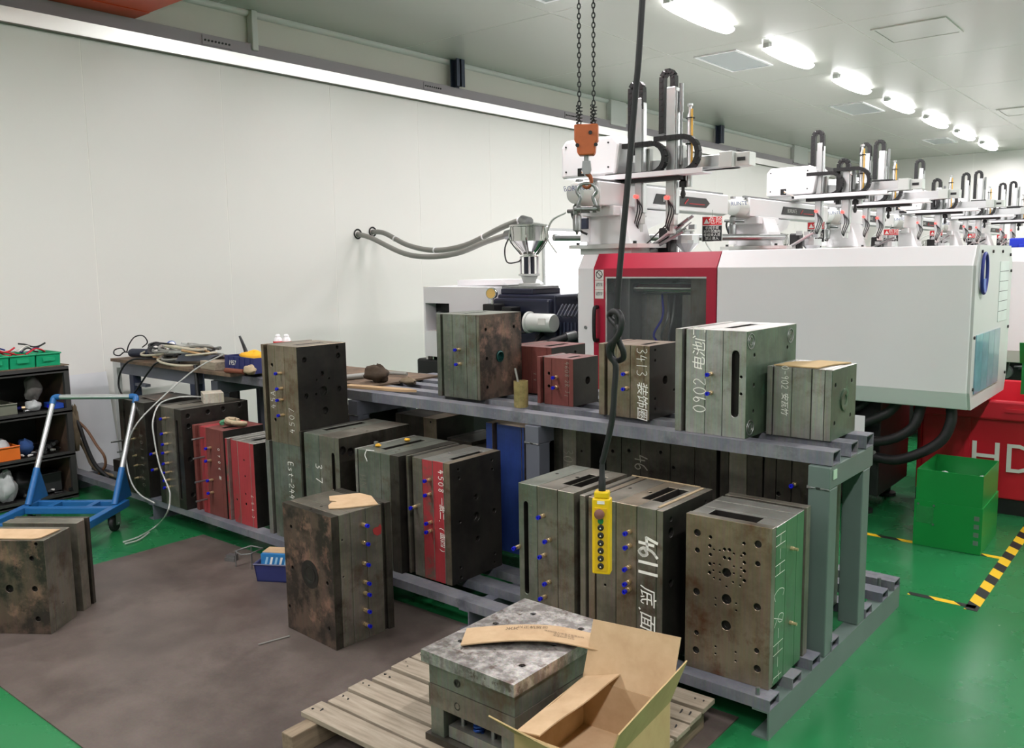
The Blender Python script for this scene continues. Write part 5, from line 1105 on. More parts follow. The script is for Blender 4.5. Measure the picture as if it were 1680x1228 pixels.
# ------------------------------------------------------------------ crane hook, pendant
hk = thing('crane_hook', 'orange hook block with steel shackle hanging on two chains', 'crane hook', (-2.32, 3.4, 1.88), R(30))
b = MB(); b.prism([(-.055, 2.225), (.055, 2.225), (.055, 2.15), (.045, 2.14), (.042, 2.1), (.035, 2.085), (-.035, 2.085), (-.042, 2.1), (-.045, 2.14), (-.055, 2.15)], -.03, .03, 'xz')
b.v = [Vector((p.x, p.y, p.z - 1.88)) for p in b.v]; hbk = b.build('hook_block', plain('worn orange casting', (196, 100, 52), rough=.5, var=.15, scale=30), hk, world=False, bevel=.006)
for (x, z) in ((.02, 2.185), (-.04, 2.13), (.045, 2.13)): b = MB(); b.cyl((x, -.03, z - 1.88), (x, -.037, z - 1.88), .009, n=8); b.build('bolt', M_['blackm'], hbk, world=False)
for sx in (-.033, .033):
    cmb = MB()
    for k in range(64):
        z = 2.235 + k * .0215 - 1.88
        pts = []
        for a in range(10):
            q = 2 * math.pi * a / 10; pts.append((math.cos(q) * .007, 0, math.sin(q) * .0135))
        pts = [(sx + (p[0] if k % 2 == 0 else 0), (p[0] if k % 2 else 0), z + p[2]) for p in pts]
        cmb.tube(pts, .003, 5, closed=True, smooth=False)
    cmb.build('chain', M_['blackm'], hk, world=False)['kind'] = 'stuff'
    sp = [(sx + .014 * math.cos(a * .7), .014 * math.sin(a * .7), 2.226 - 1.88 + a * .0017) for a in range(52)]
    b = MB(); b.tube(sp, .0028, 5, smooth=False); b.build('buffer_spring', M_['blackm'], hk, 60, world=False)
b = MB(); b.lathe([(.012, 2.06), (.012, 2.085)], (0, 0, -1.88), n=12); b.prism([(-.018, 2.06), (.018, 2.06), (.022, 2.02), (.014, 2.0), (-.014, 2.0), (-.022, 2.02)], -.014, .014, 'xz')
b.v = [Vector((p.x, p.y, p.z - (1.88 if p.z > 1 else 0))) for p in b.v]; b.build('swivel', M_['zinc'], hk, 40, world=False)
hp_ = [(0, 0, .125), (.016, 0, .11), (.022, 0, .085), (.01, 0, .062), (-.01, 0, .062), (-.02, 0, .08)]
b = MB(); b.tube(hp_, lambda t_: .011 * (1 - .4 * t_), 10); b.build('hook', plain('rusty hook', (150, 84, 52), rough=.5, metal=.4, var=.2, scale=30), hk, 60, world=False)
sh_ = [(-.03, 0, -.0), (-.032, 0, .02), (-.024, 0, .05), (-.036, 0, .075), (-.026, 0, .1), (0, 0, .108), (.026, 0, .1), (.036, 0, .075), (.024, 0, .05), (.032, 0, .02), (.03, 0, 0)]
b = MB(); b.tube([(x * 1.25, 0, z * 1.1 - .04) for x, y, z in sh_], .009, 8); b.build('shackle', M_['zinc'], hk, 60, world=False)
b = MB(); b.cyl((-.058, 0, -.038), (.055, 0, -.038), .01, n=10); b.cyl((.05, 0, -.038), (.062, 0, -.038), .015, n=6); b.lathe([(.018, 0), (.018, .016)], (-.045, 0, -.038), (1, 0, 0), 12); b.lathe([(.018, 0), (.018, .016)], (.029, 0, -.038), (1, 0, 0), 12); b.build('shackle_pin', M_['zinc'], hk, 40, world=False)
pd_ = thing('pendant_control', 'yellow hoist pendant with push buttons hanging on a knotted black cable', 'pendant', (-1.513, 2.3, .578), R(22))
b = MB(); b.box(-.03, .03, -.02, .02, 0, .255); b.box(-.024, .024, -.018, .018, .255, .278); pb = b.build('body', M_['yellow'], pd_, world=False, bevel=.005)
b = MB(); b.box(-.02, .02, -.0225, -.0195, .012, .225); b.build('button_plate', plain('faded yellow label', (214, 176, 30), rough=.5, var=.15, scale=50), pd_, world=False, bevel=.001)
for k in range(6): b = MB(); b.lathe([(.0105, 0), (.0105, .004), (.008, .007), (0, .0075)], (.0, -.022, .03 + k * .026), (0, -1, 0), 14); bt = b.build('push_button', M_['black'], pd_, 40, world=False); b = MB(); b.add([(-.003, -.0302, .027 + k * .026), (.003, -.0302, .027 + k * .026), (0, -.0302, .033 + k * .026)], [(0, 1, 2)]); b.build('arrow_mark', M_['paper'], bt, world=False)
b = MB(); b.lathe([(.0095, 0), (.0095, .005), (0, .006)], (0, -.022, .182), (0, -1, 0), 14); b.build('start_button', plain('green button', (24, 120, 62), rough=.4), pd_, 40, world=False)
b = MB(); b.lathe([(.009, 0), (.009, .008), (.0165, .01), (.0165, .018), (.012, .021), (0, .022)], (-.002, -.022, .208), (0, -1, 0), 18); b.build('stop_button', plain('faded brown red button', (128, 84, 76), rough=.5), pd_, 40, world=False)
b = MB(); b.box(-.012, .012, -.0222, -.0202, .238, .248); b.build('rating_label', M_['paper'], pd_, world=False)
b = MB(); b.lathe([(.012, .278), (.012, .315), (.0095, .32), (.0095, .36), (.0075, .37), (.0075, .38)], n=12); b.build('cable_gland', M_['rubber'], pd_, 35, world=False)
inv = pd_.matrix_basis.inverted(); wp = lambda u, v, y: inv @ at(u, v, y=y)
path = [Vector((0, 0, .37)), wp(993, 740, 2.3), wp(1004, 690, 2.3), wp(1008, 640, 2.3), wp(1010, 600, 2.3), wp(1001, 585, 2.29), wp(1000, 567, 2.28), wp(1012, 555, 2.28), wp(1017, 540, 2.29), wp(1008, 530, 2.31), wp(1000, 520, 2.32), wp(1004, 512, 2.31), wp(1014, 513, 2.28), wp(1020, 524, 2.27), wp(1017, 545, 2.27), wp(1007, 562, 2.28), wp(1003, 580, 2.3), wp(1010, 592, 2.32), wp(1022, 588, 2.32), wp(1022, 575, 2.31), wp(1014, 556, 2.3), wp(1013, 530, 2.3), wp(1013, 500, 2.3), wp(1017, 440, 2.3), wp(1030, 300, 2.3), wp(1042, 160, 2.3), wp(1054, 0, 2.3), inv @ Vector((-1.3, 2.32, 3.64))]
b = MB(); b.tube(path, .0098, 8, sub=6); b.build('cable', M_['rubber'], pd_, 60, world=False)
# ------------------------------------------------------------------ glue pot on the upper deck
gp = thing('glue_pot', 'small stained glue pot with a stick on the upper deck front rail', 'pot', at(855, 668, z=UZ), 0)
b = MB(); b.lathe([(.034, 0), (.036, .01), (.036, .13), (.034, .13), (.033, .012), (.0, .012)], n=18); b.build('cup', steel('stained tan plastic', (128, 112, 62), (158, 140, 84), (90, 80, 46), val=1.25, metal=0, rough=.35, scale=18), gp, 40, world=False)
b = MB(); b.lathe([(.033, .1), (0, .105)], n=18); b.build('glue', plain('amber glue', (150, 126, 60), rough=.2), gp, world=False)
b = MB(); b.cyl((.01, 0, .02), (-.035, .0, .19), .005, n=8); b.build('stick', M_['hosegrey'], gp, 40, world=False)
# ------------------------------------------------------------------ trolley
tr = thing('push_trolley', 'blue steel push trolley with a bare metal handle bar', 'trolley', (-5.158, 2.517, 0), 0)
uu = Vector((-.4785, -.36, 0)).normalized(); vv = Vector((.36, -.4785, 0)).normalized(); TW = .6; TO = Vector((0, 0, 0))
P3 = lambda a, c, z: uu * a + vv * c + Vector((0, 0, z))
for a in (0.02, TW - .02): b = MB(); b.bar(P3(a, 0, .15), P3(a, 1.0, .15), .045, .045); b.build('side_rail', M_['trolley'], tr, world=False, bevel=.004)
for c in (.02, .16, .5, .98): b = MB(); b.bar(P3(.0425, c, .15), P3(TW - .0425, c, .15), .04, .04); b.build('cross_bar', M_['trolley'], tr, world=False, bevel=.004)
for a in (.18, .42): b = MB(); b.bar(P3(a, .04, .152), P3(a, .14, .152), .035, .035); b.build('short_bar', M_['trolley'], tr, world=False)
hr = .37; hz = .61
for a in (.03, TW - .03):
    p0, p1 = P3(a, .12, .17), P3(a, .12 - hr, .17 + hz); pm = p0.lerp(p1, .33); pe = p0.lerp(p1, .93)
    b = MB(); b.cyl(p0, pm, .019, n=12); b.build('handle_foot', M_['trolley'], tr, 40, world=False)
    b = MB(); b.cyl(pm, pe, .016, n=12); b.build('handle_post', M_['alu'], tr, 40, world=False)
    b = MB(); mid = p1 + (Vector((0, 0, 0)) + uu * (.04 if a < .3 else -.04)); b.tube([pe, p0.lerp(p1, .985), p1 + (mid - p1) * .4, mid], .019, 10); b.build('elbow', M_['trolley'], tr, 60, world=False)
    b = MB(); q0, q1, q2 = P3(a, .08, .172), P3(a, -.09, .172), p0.lerp(p1, .36)
    n_ = uu * .004; b.add([q0 - n_, q1 - n_, q2 - n_, q0 + n_, q1 + n_, q2 + n_], [(0, 1, 2), (3, 5, 4), (0, 3, 4, 1), (1, 4, 5, 2), (2, 5, 3, 0)]); b.build('gusset', M_['trolley'], tr, world=False)
b = MB(); b.cyl(P3(.07, .12 - hr, .17 + hz), P3(TW - .07, .12 - hr, .17 + hz), .016, n=12); b.build('handle_bar', M_['alu'], tr, 40, world=False)
for (a, c) in ((.05, .1), (TW - .05, .1), (.05, .9), (TW - .05, .9)):
    cc = P3(a, c, .05); b = MB(); b.lathe([(.02, -.014), (.046, -.014), (.05, -.009), (.05, .009), (.046, .014), (.02, .014)], cc, vv.cross(Vector((0, 0, 1))), 18); ca = b.build('caster_wheel', M_['rubber'], tr, 35, world=False)
    b = MB(); s_ = uu * .026
    for sg in (-1, 1): b.bar(cc + s_ * sg - Vector((0, 0, .01)), cc + s_ * sg + Vector((0, 0, .07)), .004, .03)
    b.bar(cc - s_ + Vector((0, 0, .072)), cc + s_ + Vector((0, 0, .072)), .06, .006); b.cyl(cc - s_ * 1.2, cc + s_ * 1.2, .007, n=8); b.build('caster_fork', M_['zinc'], ca, world=False)
# ------------------------------------------------------------------ floor bin with carton and frame
bt_ = thing('blue_tray', 'dark blue plastic tray on the brown plate beside the rack', 'tray', (-3.69, 2.43, .005), R(30))
b = MB(); b.prism([(0, 0), (.27, 0), (.285, .09), (.278, .09), (.265, .006), (.005, .006), (-.008, .09), (-.015, .09)], 0, .165, 'xz'); b.prism([(.0, .0), (.27, 0), (.285, .09), (-.015, .09)], -.0, .006, 'xz'); b.prism([(.0, .0), (.27, 0), (.285, .09), (-.015, .09)], .159, .165, 'xz'); b.build('tray', M_['binblue'], bt_, world=False)
b = MB(); b.tube([(-.016, -.002, .09), (.286, -.002, .09), (.286, .167, .09), (-.016, .167, .09), (-.016, -.002, .09)], .004, 6, smooth=False); b.build('rim', plain('scuffed blue rim', (90, 92, 120), rough=.5), bt_, world=False)
cbx = thing('printed_carton', 'small blue and white printed carton lying in the dark blue tray', 'box', (-3.685, 2.455, .045), R(29))
b = MB(); b.box(0, .2, 0, .1, 0, .1); b.build('carton', plain('light blue print', (44, 122, 184), rough=.45, var=.25, scale=20), cbx, world=False)
b = MB(); b.box(-.0008, -.0001, .01, .09, .02, .09); b.build('label', M_['paper'], cbx, world=False); 
for k in range(7): b = MB(); x_ = .012 + .026 * k; b.add([(x_, -.0008, .02), (x_ + .012, -.0008, .02), (x_ + .03, -.0008, .085), (x_ + .018, -.0008, .085)], [(0, 1, 2, 3)]); b.build('print_stripe', M_['paper'] if k % 2 else plain('pale blue print', (150, 196, 226), rough=.5), cbx, world=False)
b = MB(); b.box(.0, .2, .02, .1, .1, .104); b.build('open_flap', M_['card'], cbx, world=False)
b = MB(); q = [at(386, 905, z=.09), at(412, 896, z=.1), at(431, 900, z=.1), at(412, 909, z=.09), at(395, 911, z=.08)]
b.tube([p for p in q] + [q[0]], .004, 6, smooth=False); b.tube([q[0], q[0] + Vector((0, 0, -.085))], .004, 6); b.tube([q[3], q[3] + Vector((.0, 0, -.085))], .004, 6); b.tube([q[1], q[1] + Vector((.0, 0, -.095))], .004, 6)
tag(b.build('wire_frame', M_['zinc'], smooth=60), 'bent wire frame standing behind the blue tray', 'wire frame')
bb = thing('steel_offcut', 'small shiny steel offcut beside the wire frame', 'scrap', at(380, 920, z=.005), R(20)); b = MB(); b.box(-.03, .03, -.02, .02, 0, .02); b.box(-.025, .03, -.015, .02, .02, .034); b.build('blocks', M_['zinc'], bb, world=False)
# thin rod on the plate
b = MB(); a_, c_ = at(452, 1053, z=.01), at(475, 1044, z=.01); b.cyl(at(424, 1058, z=.01), c_, .003, n=6); tag(b.build('welding_rod', M_['hosegrey']), 'thin rod lying on the brown plate left of the free standing mold', 'rod')
# clear tubing looping from the bench to the floor
def ctube(pts, lab, r=.0048, mat='ctube', sub=6, name='clear_tube'):
    b = MB(); b.tube(pts, r, 8, sub=sub); return tag(b.build(name, M_[mat], smooth=60), lab, 'tube', 'clear tubes by the bench')
M_['ctube'] = clear('milky clear tube', (206, 208, 204), .6, .15)
ctube([at(366, 582, y=3.1), at(330, 600, y=3.0), at(300, 622, y=2.9), at(260, 658, y=2.75), at(225, 695, y=2.6), at(209, 730, y=2.56), at(207, 755, y=2.54), at(215, 790, y=2.52), at(230, 812, y=2.5), at(254, 826, y=2.52)], 'long clear tube looping from the bench past the trolley handle')
ctube([at(336, 652, y=2.92), at(310, 651, y=2.8), at(288, 653, y=2.74), at(262, 663, y=2.66), at(251, 690, y=2.57), at(253, 720, y=2.55), at(262, 765, y=2.54), at(276, 800, y=2.53), at(279, 815, y=2.5), at(275, 840, y=2.42), at(258, 862, z=.02), at(230, 880, z=.012), at(202, 890, z=.01)], 'clear tube hanging over the slotted mold down to the green floor')
ctube([at(245, 874, z=.012), at(228, 886, z=.01), at(205, 893, z=.01)], 'short end of clear tube lying on the green floor')
# ------------------------------------------------------------------ right side: green box, red bin
gb_ = thing('green_box', 'open green corrugated plastic box on the floor under the machine end', 'box', at(1497, 893, z=0) + Vector((0, .0, .002)), R(1))
bw, bd = .34, .46
def wall4(z0, z1, t_, name, mat, ins=0.0, flare=0.0):
    for nm, (x0, x1, y0, y1), n_ in (('f', (ins, bw - ins, ins, ins + t_), 0), ('b', (ins, bw - ins, bd - ins - t_, bd - ins), 0), ('l', (ins, ins + t_, ins + t_, bd - ins - t_), 0), ('r', (bw - ins - t_, bw - ins, ins + t_, bd - ins - t_), 0)):
        b = MB(); b.box(x0, x1, y0, y1, z0, z1); b.build(name, M_[mat], gb_, world=False)
wall4(0, .255, .005, 'lower_side', 'hazgreen'); wall4(.2, .43, .004, 'upper_flap', 'hazgreen', ins=.0052)
b = MB(); b.box(.0102, bw - .0102, .0102, bd - .0102, 0, .005); b.build('floor_sheet', M_['hazgreen'], gb_, world=False)
b = MB(); b.box(.012, .1, -.0012, -.0003, .13, .225); b.build('label_sleeve', clear('sleeve film', (60, 160, 90), .5, .1), gb_, world=False)
for (x, y, z) in ((.02, -.002, .235), (.1, -.002, .235), (.1, -.002, .128)): b = MB(); b.cyl((x, y + .002, z), (x, y - .002, z), .006, n=8); b.build('rivet', M_['zinc'], gb_, world=False)
for k in range(4): b = MB(); b.box(bw - .04, bw - .015, -.0012, -.0002, .05 + k * .045, .075 + k * .045); b.build('staple', M_['zinc'], gb_, world=False)
b = MB(); b.sheet(lambda u, v: (.05 + u * .22, .1 + v * .3, .3 + .05 * math.sin(u * 7 + 1) * math.cos(v * 6)), 12, 12, .001); b.build('film_liner', M_['plasticbag'], gb_, world=False)
rb_ = thing('red_bin', 'large red plastic bin with ribbed rim and sprayed white letters', 'bin', (-1.45, 5.88, .0), R(2))
b = MB(); b.box(0, 2.0, .05, 1.0, 0, .1); b.build('dolly', M_['blackm'], rb_, world=False)
b = MB(); b.prism([(.03, .1), (0, .6), (0, .72), (.02, .72), (.05, .12), (.97, .12), (1.0, .72), (1.02, .72), (1.02, .6), (.99, .1)], .03, 2.0, 'yz'); b.box(.0, .03, .03, 1.0, .1, .72); b.box(2.0, 2.03, .03, 1.0, .1, .72); b.build('shell', M_['binred'], rb_, world=False, bevel=.01)
b = MB(); b.box(-.02, 2.05, -.035, .0, .6, .72); b.build('rim', M_['binred'], rb_, world=False, bevel=.012)
for k in range(9): b = MB(); b.box(.06 + k * .22, .17 + k * .22, -.045, -.036, .655, .675); b.build('rim_rib', M_['binred'], rb_, world=False)
for k in range(4): b = MB(); b.prism([(.03, .12), (.0, .6), (-.012, .6), (.018, .12)], .28 + k * .48, .31 + k * .48, 'yz'); b.build('side_rib', M_['binred'], rb_, world=False)
lettering('sprayed_letters', 'HDS', .26, M_['paper'], rb_, (.56, .0, .36), (1, 0, 0), (0, -.06, 1), off=.012, world=False)
gc = thing('green_carton', 'upper green plastic box stacked on the red bin at the right edge', 'box', (-.92, 6.15, .73), R(0))
b = MB(); b.box(0, .7, 0, .005, 0, .2); b.build('side', M_['hazgreen'], gc, world=False); b = MB(); b.box(0, .7, .495, .5, 0, .2); b.build('side', M_['hazgreen'], gc, world=False)
for x in (0, .695): b = MB(); b.box(x, x + .005, .005, .495, 0, .2); b.build('side', M_['hazgreen'], gc, world=False)
b = MB(); b.box(.005, .695, .005, .495, 0, .005); b.build('bottom', M_['hazgreen'], gc, world=False)
b = MB(); b.sheet(lambda u, v: (-.01 + u * .72, -.02 - .05 * v, .2 + .13 * v), 4, 3, .005); b.build('open_flap', M_['hazgreen'], gc, world=False)
b = MB(); b.sheet(lambda u, v: (.12 + u * .1 + .02 * math.sin(v * 9), -.03 + .012 * math.sin(u * 14 + v * 5), .02 + v * .22), 8, 14, .001); b.build('film_scrap', M_['plasticbag'], gc, world=False)
# white tag plate behind the right deck rails
b = MB(); q = at(1408, 712, y=4.6); b.box(q.x - .02, q.x + .03, 4.6, 4.604, 0.0, at(1408, 682, y=4.6).z); b.cyl((q.x + .012, 4.599, at(1408, 686, y=4.6).z), (q.x + .012, 4.6, at(1408, 686, y=4.6).z), .005, n=8)
tag(b.build('white_strip_post', M_['white']), 'narrow white steel strip standing behind the right end of the rack', 'post')
# ------------------------------------------------------------------ steel shelf at the left with its contents
sf = thing('tool_shelf', 'dark steel shelf unit against the left wall full of parts', 'shelf', (-6.137, 2.64, 0), 0)
SX, SB = -6.137, -6.7
M_['shelfm'] = plain('dark grey shelf steel', (58, 57, 56), rough=.5, var=.2, scale=9)
M_['shelfin'] = steel('shelf inside with painted orange light', (74, 58, 46), (98, 74, 56), (48, 42, 38), val=1.25, rough=.6, metal=.1, scale=4)  # orange light on the inner sides is put into this brown
for (y0, y1, nm) in ((2.605, 2.64, 'side_panel'), (1.1, 1.135, 'side_panel')): b = MB(); b.box(SB, SX - .02, y0 + .008, y1 - .008, .012, .93); b.build(nm, M_['shelfin'], sf)
for y in (2.605, 1.1): b = MB(); b.box(SX - .03, SX, y, y + .035, .0, .93); b.build('front_post', M_['shelfm'], sf)
for (z, h_) in ((.935, .035), (.64, .03), (.335, .03), (.045, .03)):
    b = MB(); b.box(SB, SX, 1.1, 2.64, z - h_, z - h_ + .012); b.box(SX - .012, SX, 1.135, 2.605, z - h_ - .01, z); b.build('shelf_board', M_['shelfm'], sf)
b = MB(); b.box(SB, SX - .0, 1.1, 2.645, .936, .942); b.build('top_sheet', M_['benchtop'], sf)
b = MB(); b.box(SB, SB + .006, 1.1, 2.64, .02, .93); b.build('back_panel', M_['shelfm'], sf)
TOPZ = .942
rnd = random.Random(11)
glab = ['bright green tray on the shelf top, rightmost of the row', 'bright green tray on the shelf top, second from the right', 'bright green tray on the shelf top, third from the right', 'bright green tray on the shelf top at the picture edge']
for k in range(4):
    y1 = 2.6 - k * .165; t = thing('green_tray', glab[k], 'tray', (SX - .02, y1, TOPZ), 0, 'green trays on the shelf top'); y0 = y1 - .155; x0, x1 = SX - .3, SX - .02
    b = MB(); b.prism([(x0 + .01, TOPZ), (x1 - .012, TOPZ), (x1, TOPZ + .085), (x1 - .006, TOPZ + .085), (x1 - .016, TOPZ + .006), (x0 + .014, TOPZ + .006), (x0 + .004, TOPZ + .085), (x0 - .002, TOPZ + .085)], y0 + .006, y1 - .006, 'xz')
    for yy in (y0, y1 - .006): b.prism([(x0 + .01, TOPZ), (x1 - .012, TOPZ), (x1, TOPZ + .085), (x0, TOPZ + .085)], yy, yy + .006, 'xz')
    b.build('tray', M_['bingreen'], t)
    b = MB(); b.tube([(x1 + .002, y0 - .002, TOPZ + .085), (x1 + .002, y1 + .002, TOPZ + .085), (x0, y1 + .002, TOPZ + .085), (x0, y0 - .002, TOPZ + .085), (x1 + .002, y0 - .002, TOPZ + .085)], .006, 6, smooth=False); b.build('rim', M_['bingreen'], t)
    b = MB(); b.box(x1 - .004, x1 + .003, y0 + .04, y1 - .04, TOPZ + .035, TOPZ + .06); b.build('label_lip', M_['bingreen'], t)
# hoses and ties heaped in the trays
cols = [('red', (206, 30, 50)), ('dark blue', (30, 40, 120)), ('clear white', (214, 212, 206)), ('black', (34, 34, 36)), ('pink', (220, 90, 100))]
for k in range(15):
    nm, cc = cols[[0, 0, 2, 1, 2, 0, 3, 2, 0, 4, 2, 1, 2, 0, 3][k]]; y = 2.52 - rnd.random() * .42; x = SX - .05 - rnd.random() * .22; z = TOPZ + .09 + .0035 * k
    ln = rnd.uniform(.1, .22); a = rnd.uniform(-.6, .6); pts = [(x + .1 * math.sin(a) * (i / 4 - .5), y + ln * (i / 4 - .5) * math.cos(a), z + .016 * math.sin(i * 1.3 + k)) for i in range(5)]
    b = MB(); b.tube(pts, .006, 6); mm = plain('%s tubing' % nm, cc, rough=.4)
    tag(b.build('tube_offcut', mm, smooth=60), '%s tubing offcut heaped on the green trays' % nm, 'tube', 'tubing offcuts in the green trays')
b = MB(); b.sheet(lambda u, v: (SX - .1 - .12 * u, 2.1 + .12 * v, 1.03 + .08 * math.sin(u * 3) * math.sin(v * 3.1) + .01 * math.sin(u * 20)), 10, 10, .001)
tag(b.build('plastic_bag', M_['bagwhite'], smooth=60), 'crumpled clear bag on the shelf top at the picture edge', 'bag')
# contents, top bay
def lump(name, lab, cat, c, s, mat, seed, n=10, amp=.25, group=None, rough_=1.0):
    rr = random.Random(seed); b = MB(); nv, nu = n, n + 4; ph = [rr.uniform(0, 6.28) for _ in range(9)]
    vs_ = []
    for i in range(nv + 1):
        th_ = math.pi * i / nv
        for j in range(nu):
            f = 2 * math.pi * j / nu
            k = 1 + amp * (.5 * math.sin(3 * f + ph[0] + 2 * th_) + .35 * math.sin(5 * th_ + ph[1] + f) + .3 * math.sin(7 * f + ph[2] - 3 * th_))
            vs_.append((c[0] + s[0] * k * math.sin(th_) * math.cos(f), c[1] + s[1] * k * math.sin(th_) * math.sin(f), max(c[2], c[2] + s[2] * (1 + k * math.cos(th_)))))
    fs = []
    for i in range(nv):
        for j in range(nu): fs.append((i * nu + j, (i + 1) * nu + j, (i + 1) * nu + (j + 1) % nu, i * nu + (j + 1) % nu))
    b.add(vs_, fs); return tag(b.build(name, mat, smooth=70), lab, cat, group)
lump('work_gloves', 'dirty grey work glove hanging in the upper shelf bay', 'glove', (SX - .12, 2.44, .7), (.05, .055, .085), plain('grey glove', (96, 93, 90), rough=.95, var=.2, scale=30), 1)
lump('plastic_bundle', 'crumpled clear plastic bundle on the upper shelf', 'plastic bag', (SX - .08, 2.42, .64), (.05, .05, .035), M_['bagwhite'], 2)
def open_tray(name, lab, x0, x1, y0, y1, z, h, mat, grp=None):
    t = thing(name, lab, 'tray', ((x0 + x1) / 2, (y0 + y1) / 2, z), 0, grp); b = MB()
    b.box(x0, x1, y0, y1, z, z + .006); b.box(x0, x0 + .006, y0, y1, z + .006, z + h); b.box(x1 - .006, x1, y0, y1, z + .006, z + h); b.box(x0 + .006, x1 - .006, y0, y0 + .006, z + .006, z + h); b.box(x0 + .006, x1 - .006, y1 - .006, y1, z + .006, z + h)
    b.build('tray', mat, t); b = MB(); b.tube([(x1 + .002, y0, z + h), (x1 + .002, y1, z + h)], .006, 6, smooth=False); b.build('front_lip', mat, t); return t
open_tray('grey_tray', 'flat olive grey tray on the upper shelf at the picture edge', SX - .3, SX - .03, 1.95, 2.3, .64, .07, plain('olive grey plastic', (112, 114, 100), rough=.5))
open_tray('orange_box', 'orange plastic box on the middle shelf', SX - .22, SX - .02, 2.08, 2.29, .336, .09, M_['orangebox'])
lump('ball_of_film', 'grey plastic film wad inside the orange box', 'plastic', (SX - .11, 2.19, .37), (.07, .07, .05), M_['bagwhite'], 5)
open_tray('black_crate', 'black plastic crate on the bottom shelf beside the post', SX - .36, SX - .12, 2.4, 2.58, .046, .13, plain('dark grey plastic', (52, 54, 54), rough=.5))
lump('clear_bag', 'large crumpled clear plastic bag on the bottom shelf', 'bag', (SX - .09, 2.2, .046), (.08, .075, .1), M_['bagwhite'], 6, 12, .3)
lump('dark_bag', 'black plastic bag behind the clear bag on the bottom shelf', 'bag', (SX - .16, 2.32, .046), (.08, .07, .09), M_['black'], 7)
pc = [('silver fitting', M_['zinc']), ('blue fitting', M_['bluecap']), ('brass fitting', M_['brass']), ('black fitting', M_['blackm']), ('white cap', M_['paper'])]
for k in range(46):
    bay = k % 3; z = (.0455, .3355, .6405)[bay]; y = 2.32 + rnd.random() * .27 if bay else 2.3 + rnd.random() * .3; x = SX - .03 - rnd.random() * .25
    nm, mm = pc[rnd.choice((0, 0, 1, 2, 3, 3, 0, 4))]; r_ = rnd.uniform(.006, .014); a = rnd.uniform(0, 3.14); L = rnd.uniform(.02, .05)
    b = MB(); d = Vector((math.cos(a), math.sin(a), 0)) * L; p = Vector((x, y, z + r_)); b.cyl(p, p + d * .6, r_, n=8); b.cyl(p + d * .6, p + d, r_ * .65, n=8)
    tag(b.build('pipe_fitting', mm, smooth=40), '%s lying loose on the %s shelf' % (nm, ('bottom', 'middle', 'upper')[bay]), 'fitting', '%ss on the %s shelf' % (nm, ('bottom', 'middle', 'upper')[bay]))
lump('blue_rag', 'blue cloth bundle on the middle shelf beside the orange box', 'cloth', (SX - .12, 2.36, .336), (.05, .045, .055), plain('blue cloth', (40, 70, 120), rough=.9, var=.3, scale=20), 8)
for k in range(4):
    b = MB(); y = 2.45 + .03 * k; b.tube([(SX - .25, y, .35 + .012 * k), (SX - .15, y + .04, .36 + .01 * k), (SX - .05, y - .02, .352 + .014 * k)], .012, 8); tag(b.build('black_hose', M_['rubber'], smooth=60), 'short black hose piled on the middle shelf', 'hose', 'black hoses on the middle shelf')
b = MB(); b.box(SX - .18, SX - .03, 2.53, 2.6, .641, .675); tag(b.build('blue_packet', plain('blue packet', (40, 80, 180), rough=.4)), 'small blue packet at the right end of the upper shelf', 'packet')
# ------------------------------------------------------------------ things leaning between shelf and bench
b = MB(); b.sheet(lambda u, v: (-6.62 - .14 * v, 2.86 + .33 * u, .005 + .785 * v), 1, 1, .012); tag(b.build('white_board', plain('white laminate', (226, 228, 232), rough=.35, var=.02)), 'plain white board leaning against the wall beside the shelf', 'board')
b = MB(); b.box(-6.66, -6.6, 3.2, 3.235, .0, .89); tag(b.build('wall_post', M_['white2']), 'pale upright post between the white board and the rack', 'post')
b = MB(); b.box(WX, WX + .001, 2.88, 2.98, .83, .87); tag(b.build('wall_tape', M_['paper']), 'short strip of white tape stuck on the wall above the shelf', 'tape')
for k, (pts, r_) in enumerate((([(-6.3, 2.68, .6), (-6.24, 2.72, .5), (-6.2, 2.74, .36), (-6.16, 2.78, .2), (-6.1, 2.84, .1)], .014), ([(-6.28, 2.69, .56), (-6.22, 2.76, .46), (-6.16, 2.8, .34), (-6.12, 2.83, .26), (-6.14, 2.84, .18), (-6.2, 2.82, .12)], .01), ([(-6.32, 2.7, .5), (-6.26, 2.76, .3), (-6.2, 2.8, .16), (-6.04, 2.95, .07)], .012))):
    b = MB(); b.tube(pts, r_, 8); tag(b.build('torch_hose', [M_['rubber'], plain('copper brown hose', (120, 84, 62), rough=.5), M_['cloth']][k], smooth=60), ['black torch hose hanging at the shelf side', 'copper brown hose hanging at the shelf side', 'tan cloth covered hose hanging at the shelf side'][k], 'hose', 'hoses hanging beside the shelf')
lump('rag_bundle', 'frayed brown rag bundle hanging on the shelf side', 'rag', (-6.26, 2.7, .3), (.03, .04, .15), M_['cloth'], 12, 12, .35)
for k, (x, y, sx_, sy_, z, h_, rz) in enumerate(((-5.95, 2.9, .3, .12, .141, .09, 8), (-5.82, 2.98, .26, .1, .141, .12, -6))):
    t = thing('steel_bar', ['dark steel bar lying on the rack rails behind the trolley', 'second dark steel bar on the rails, against the end mold'][k], 'steel bar', (x, y, z), R(rz)); b = MB(); b.box(-sx_ / 2, sx_ / 2, 0, sy_, 0, h_); b.build('bar', S['dark'], t, world=False, bevel=.004)
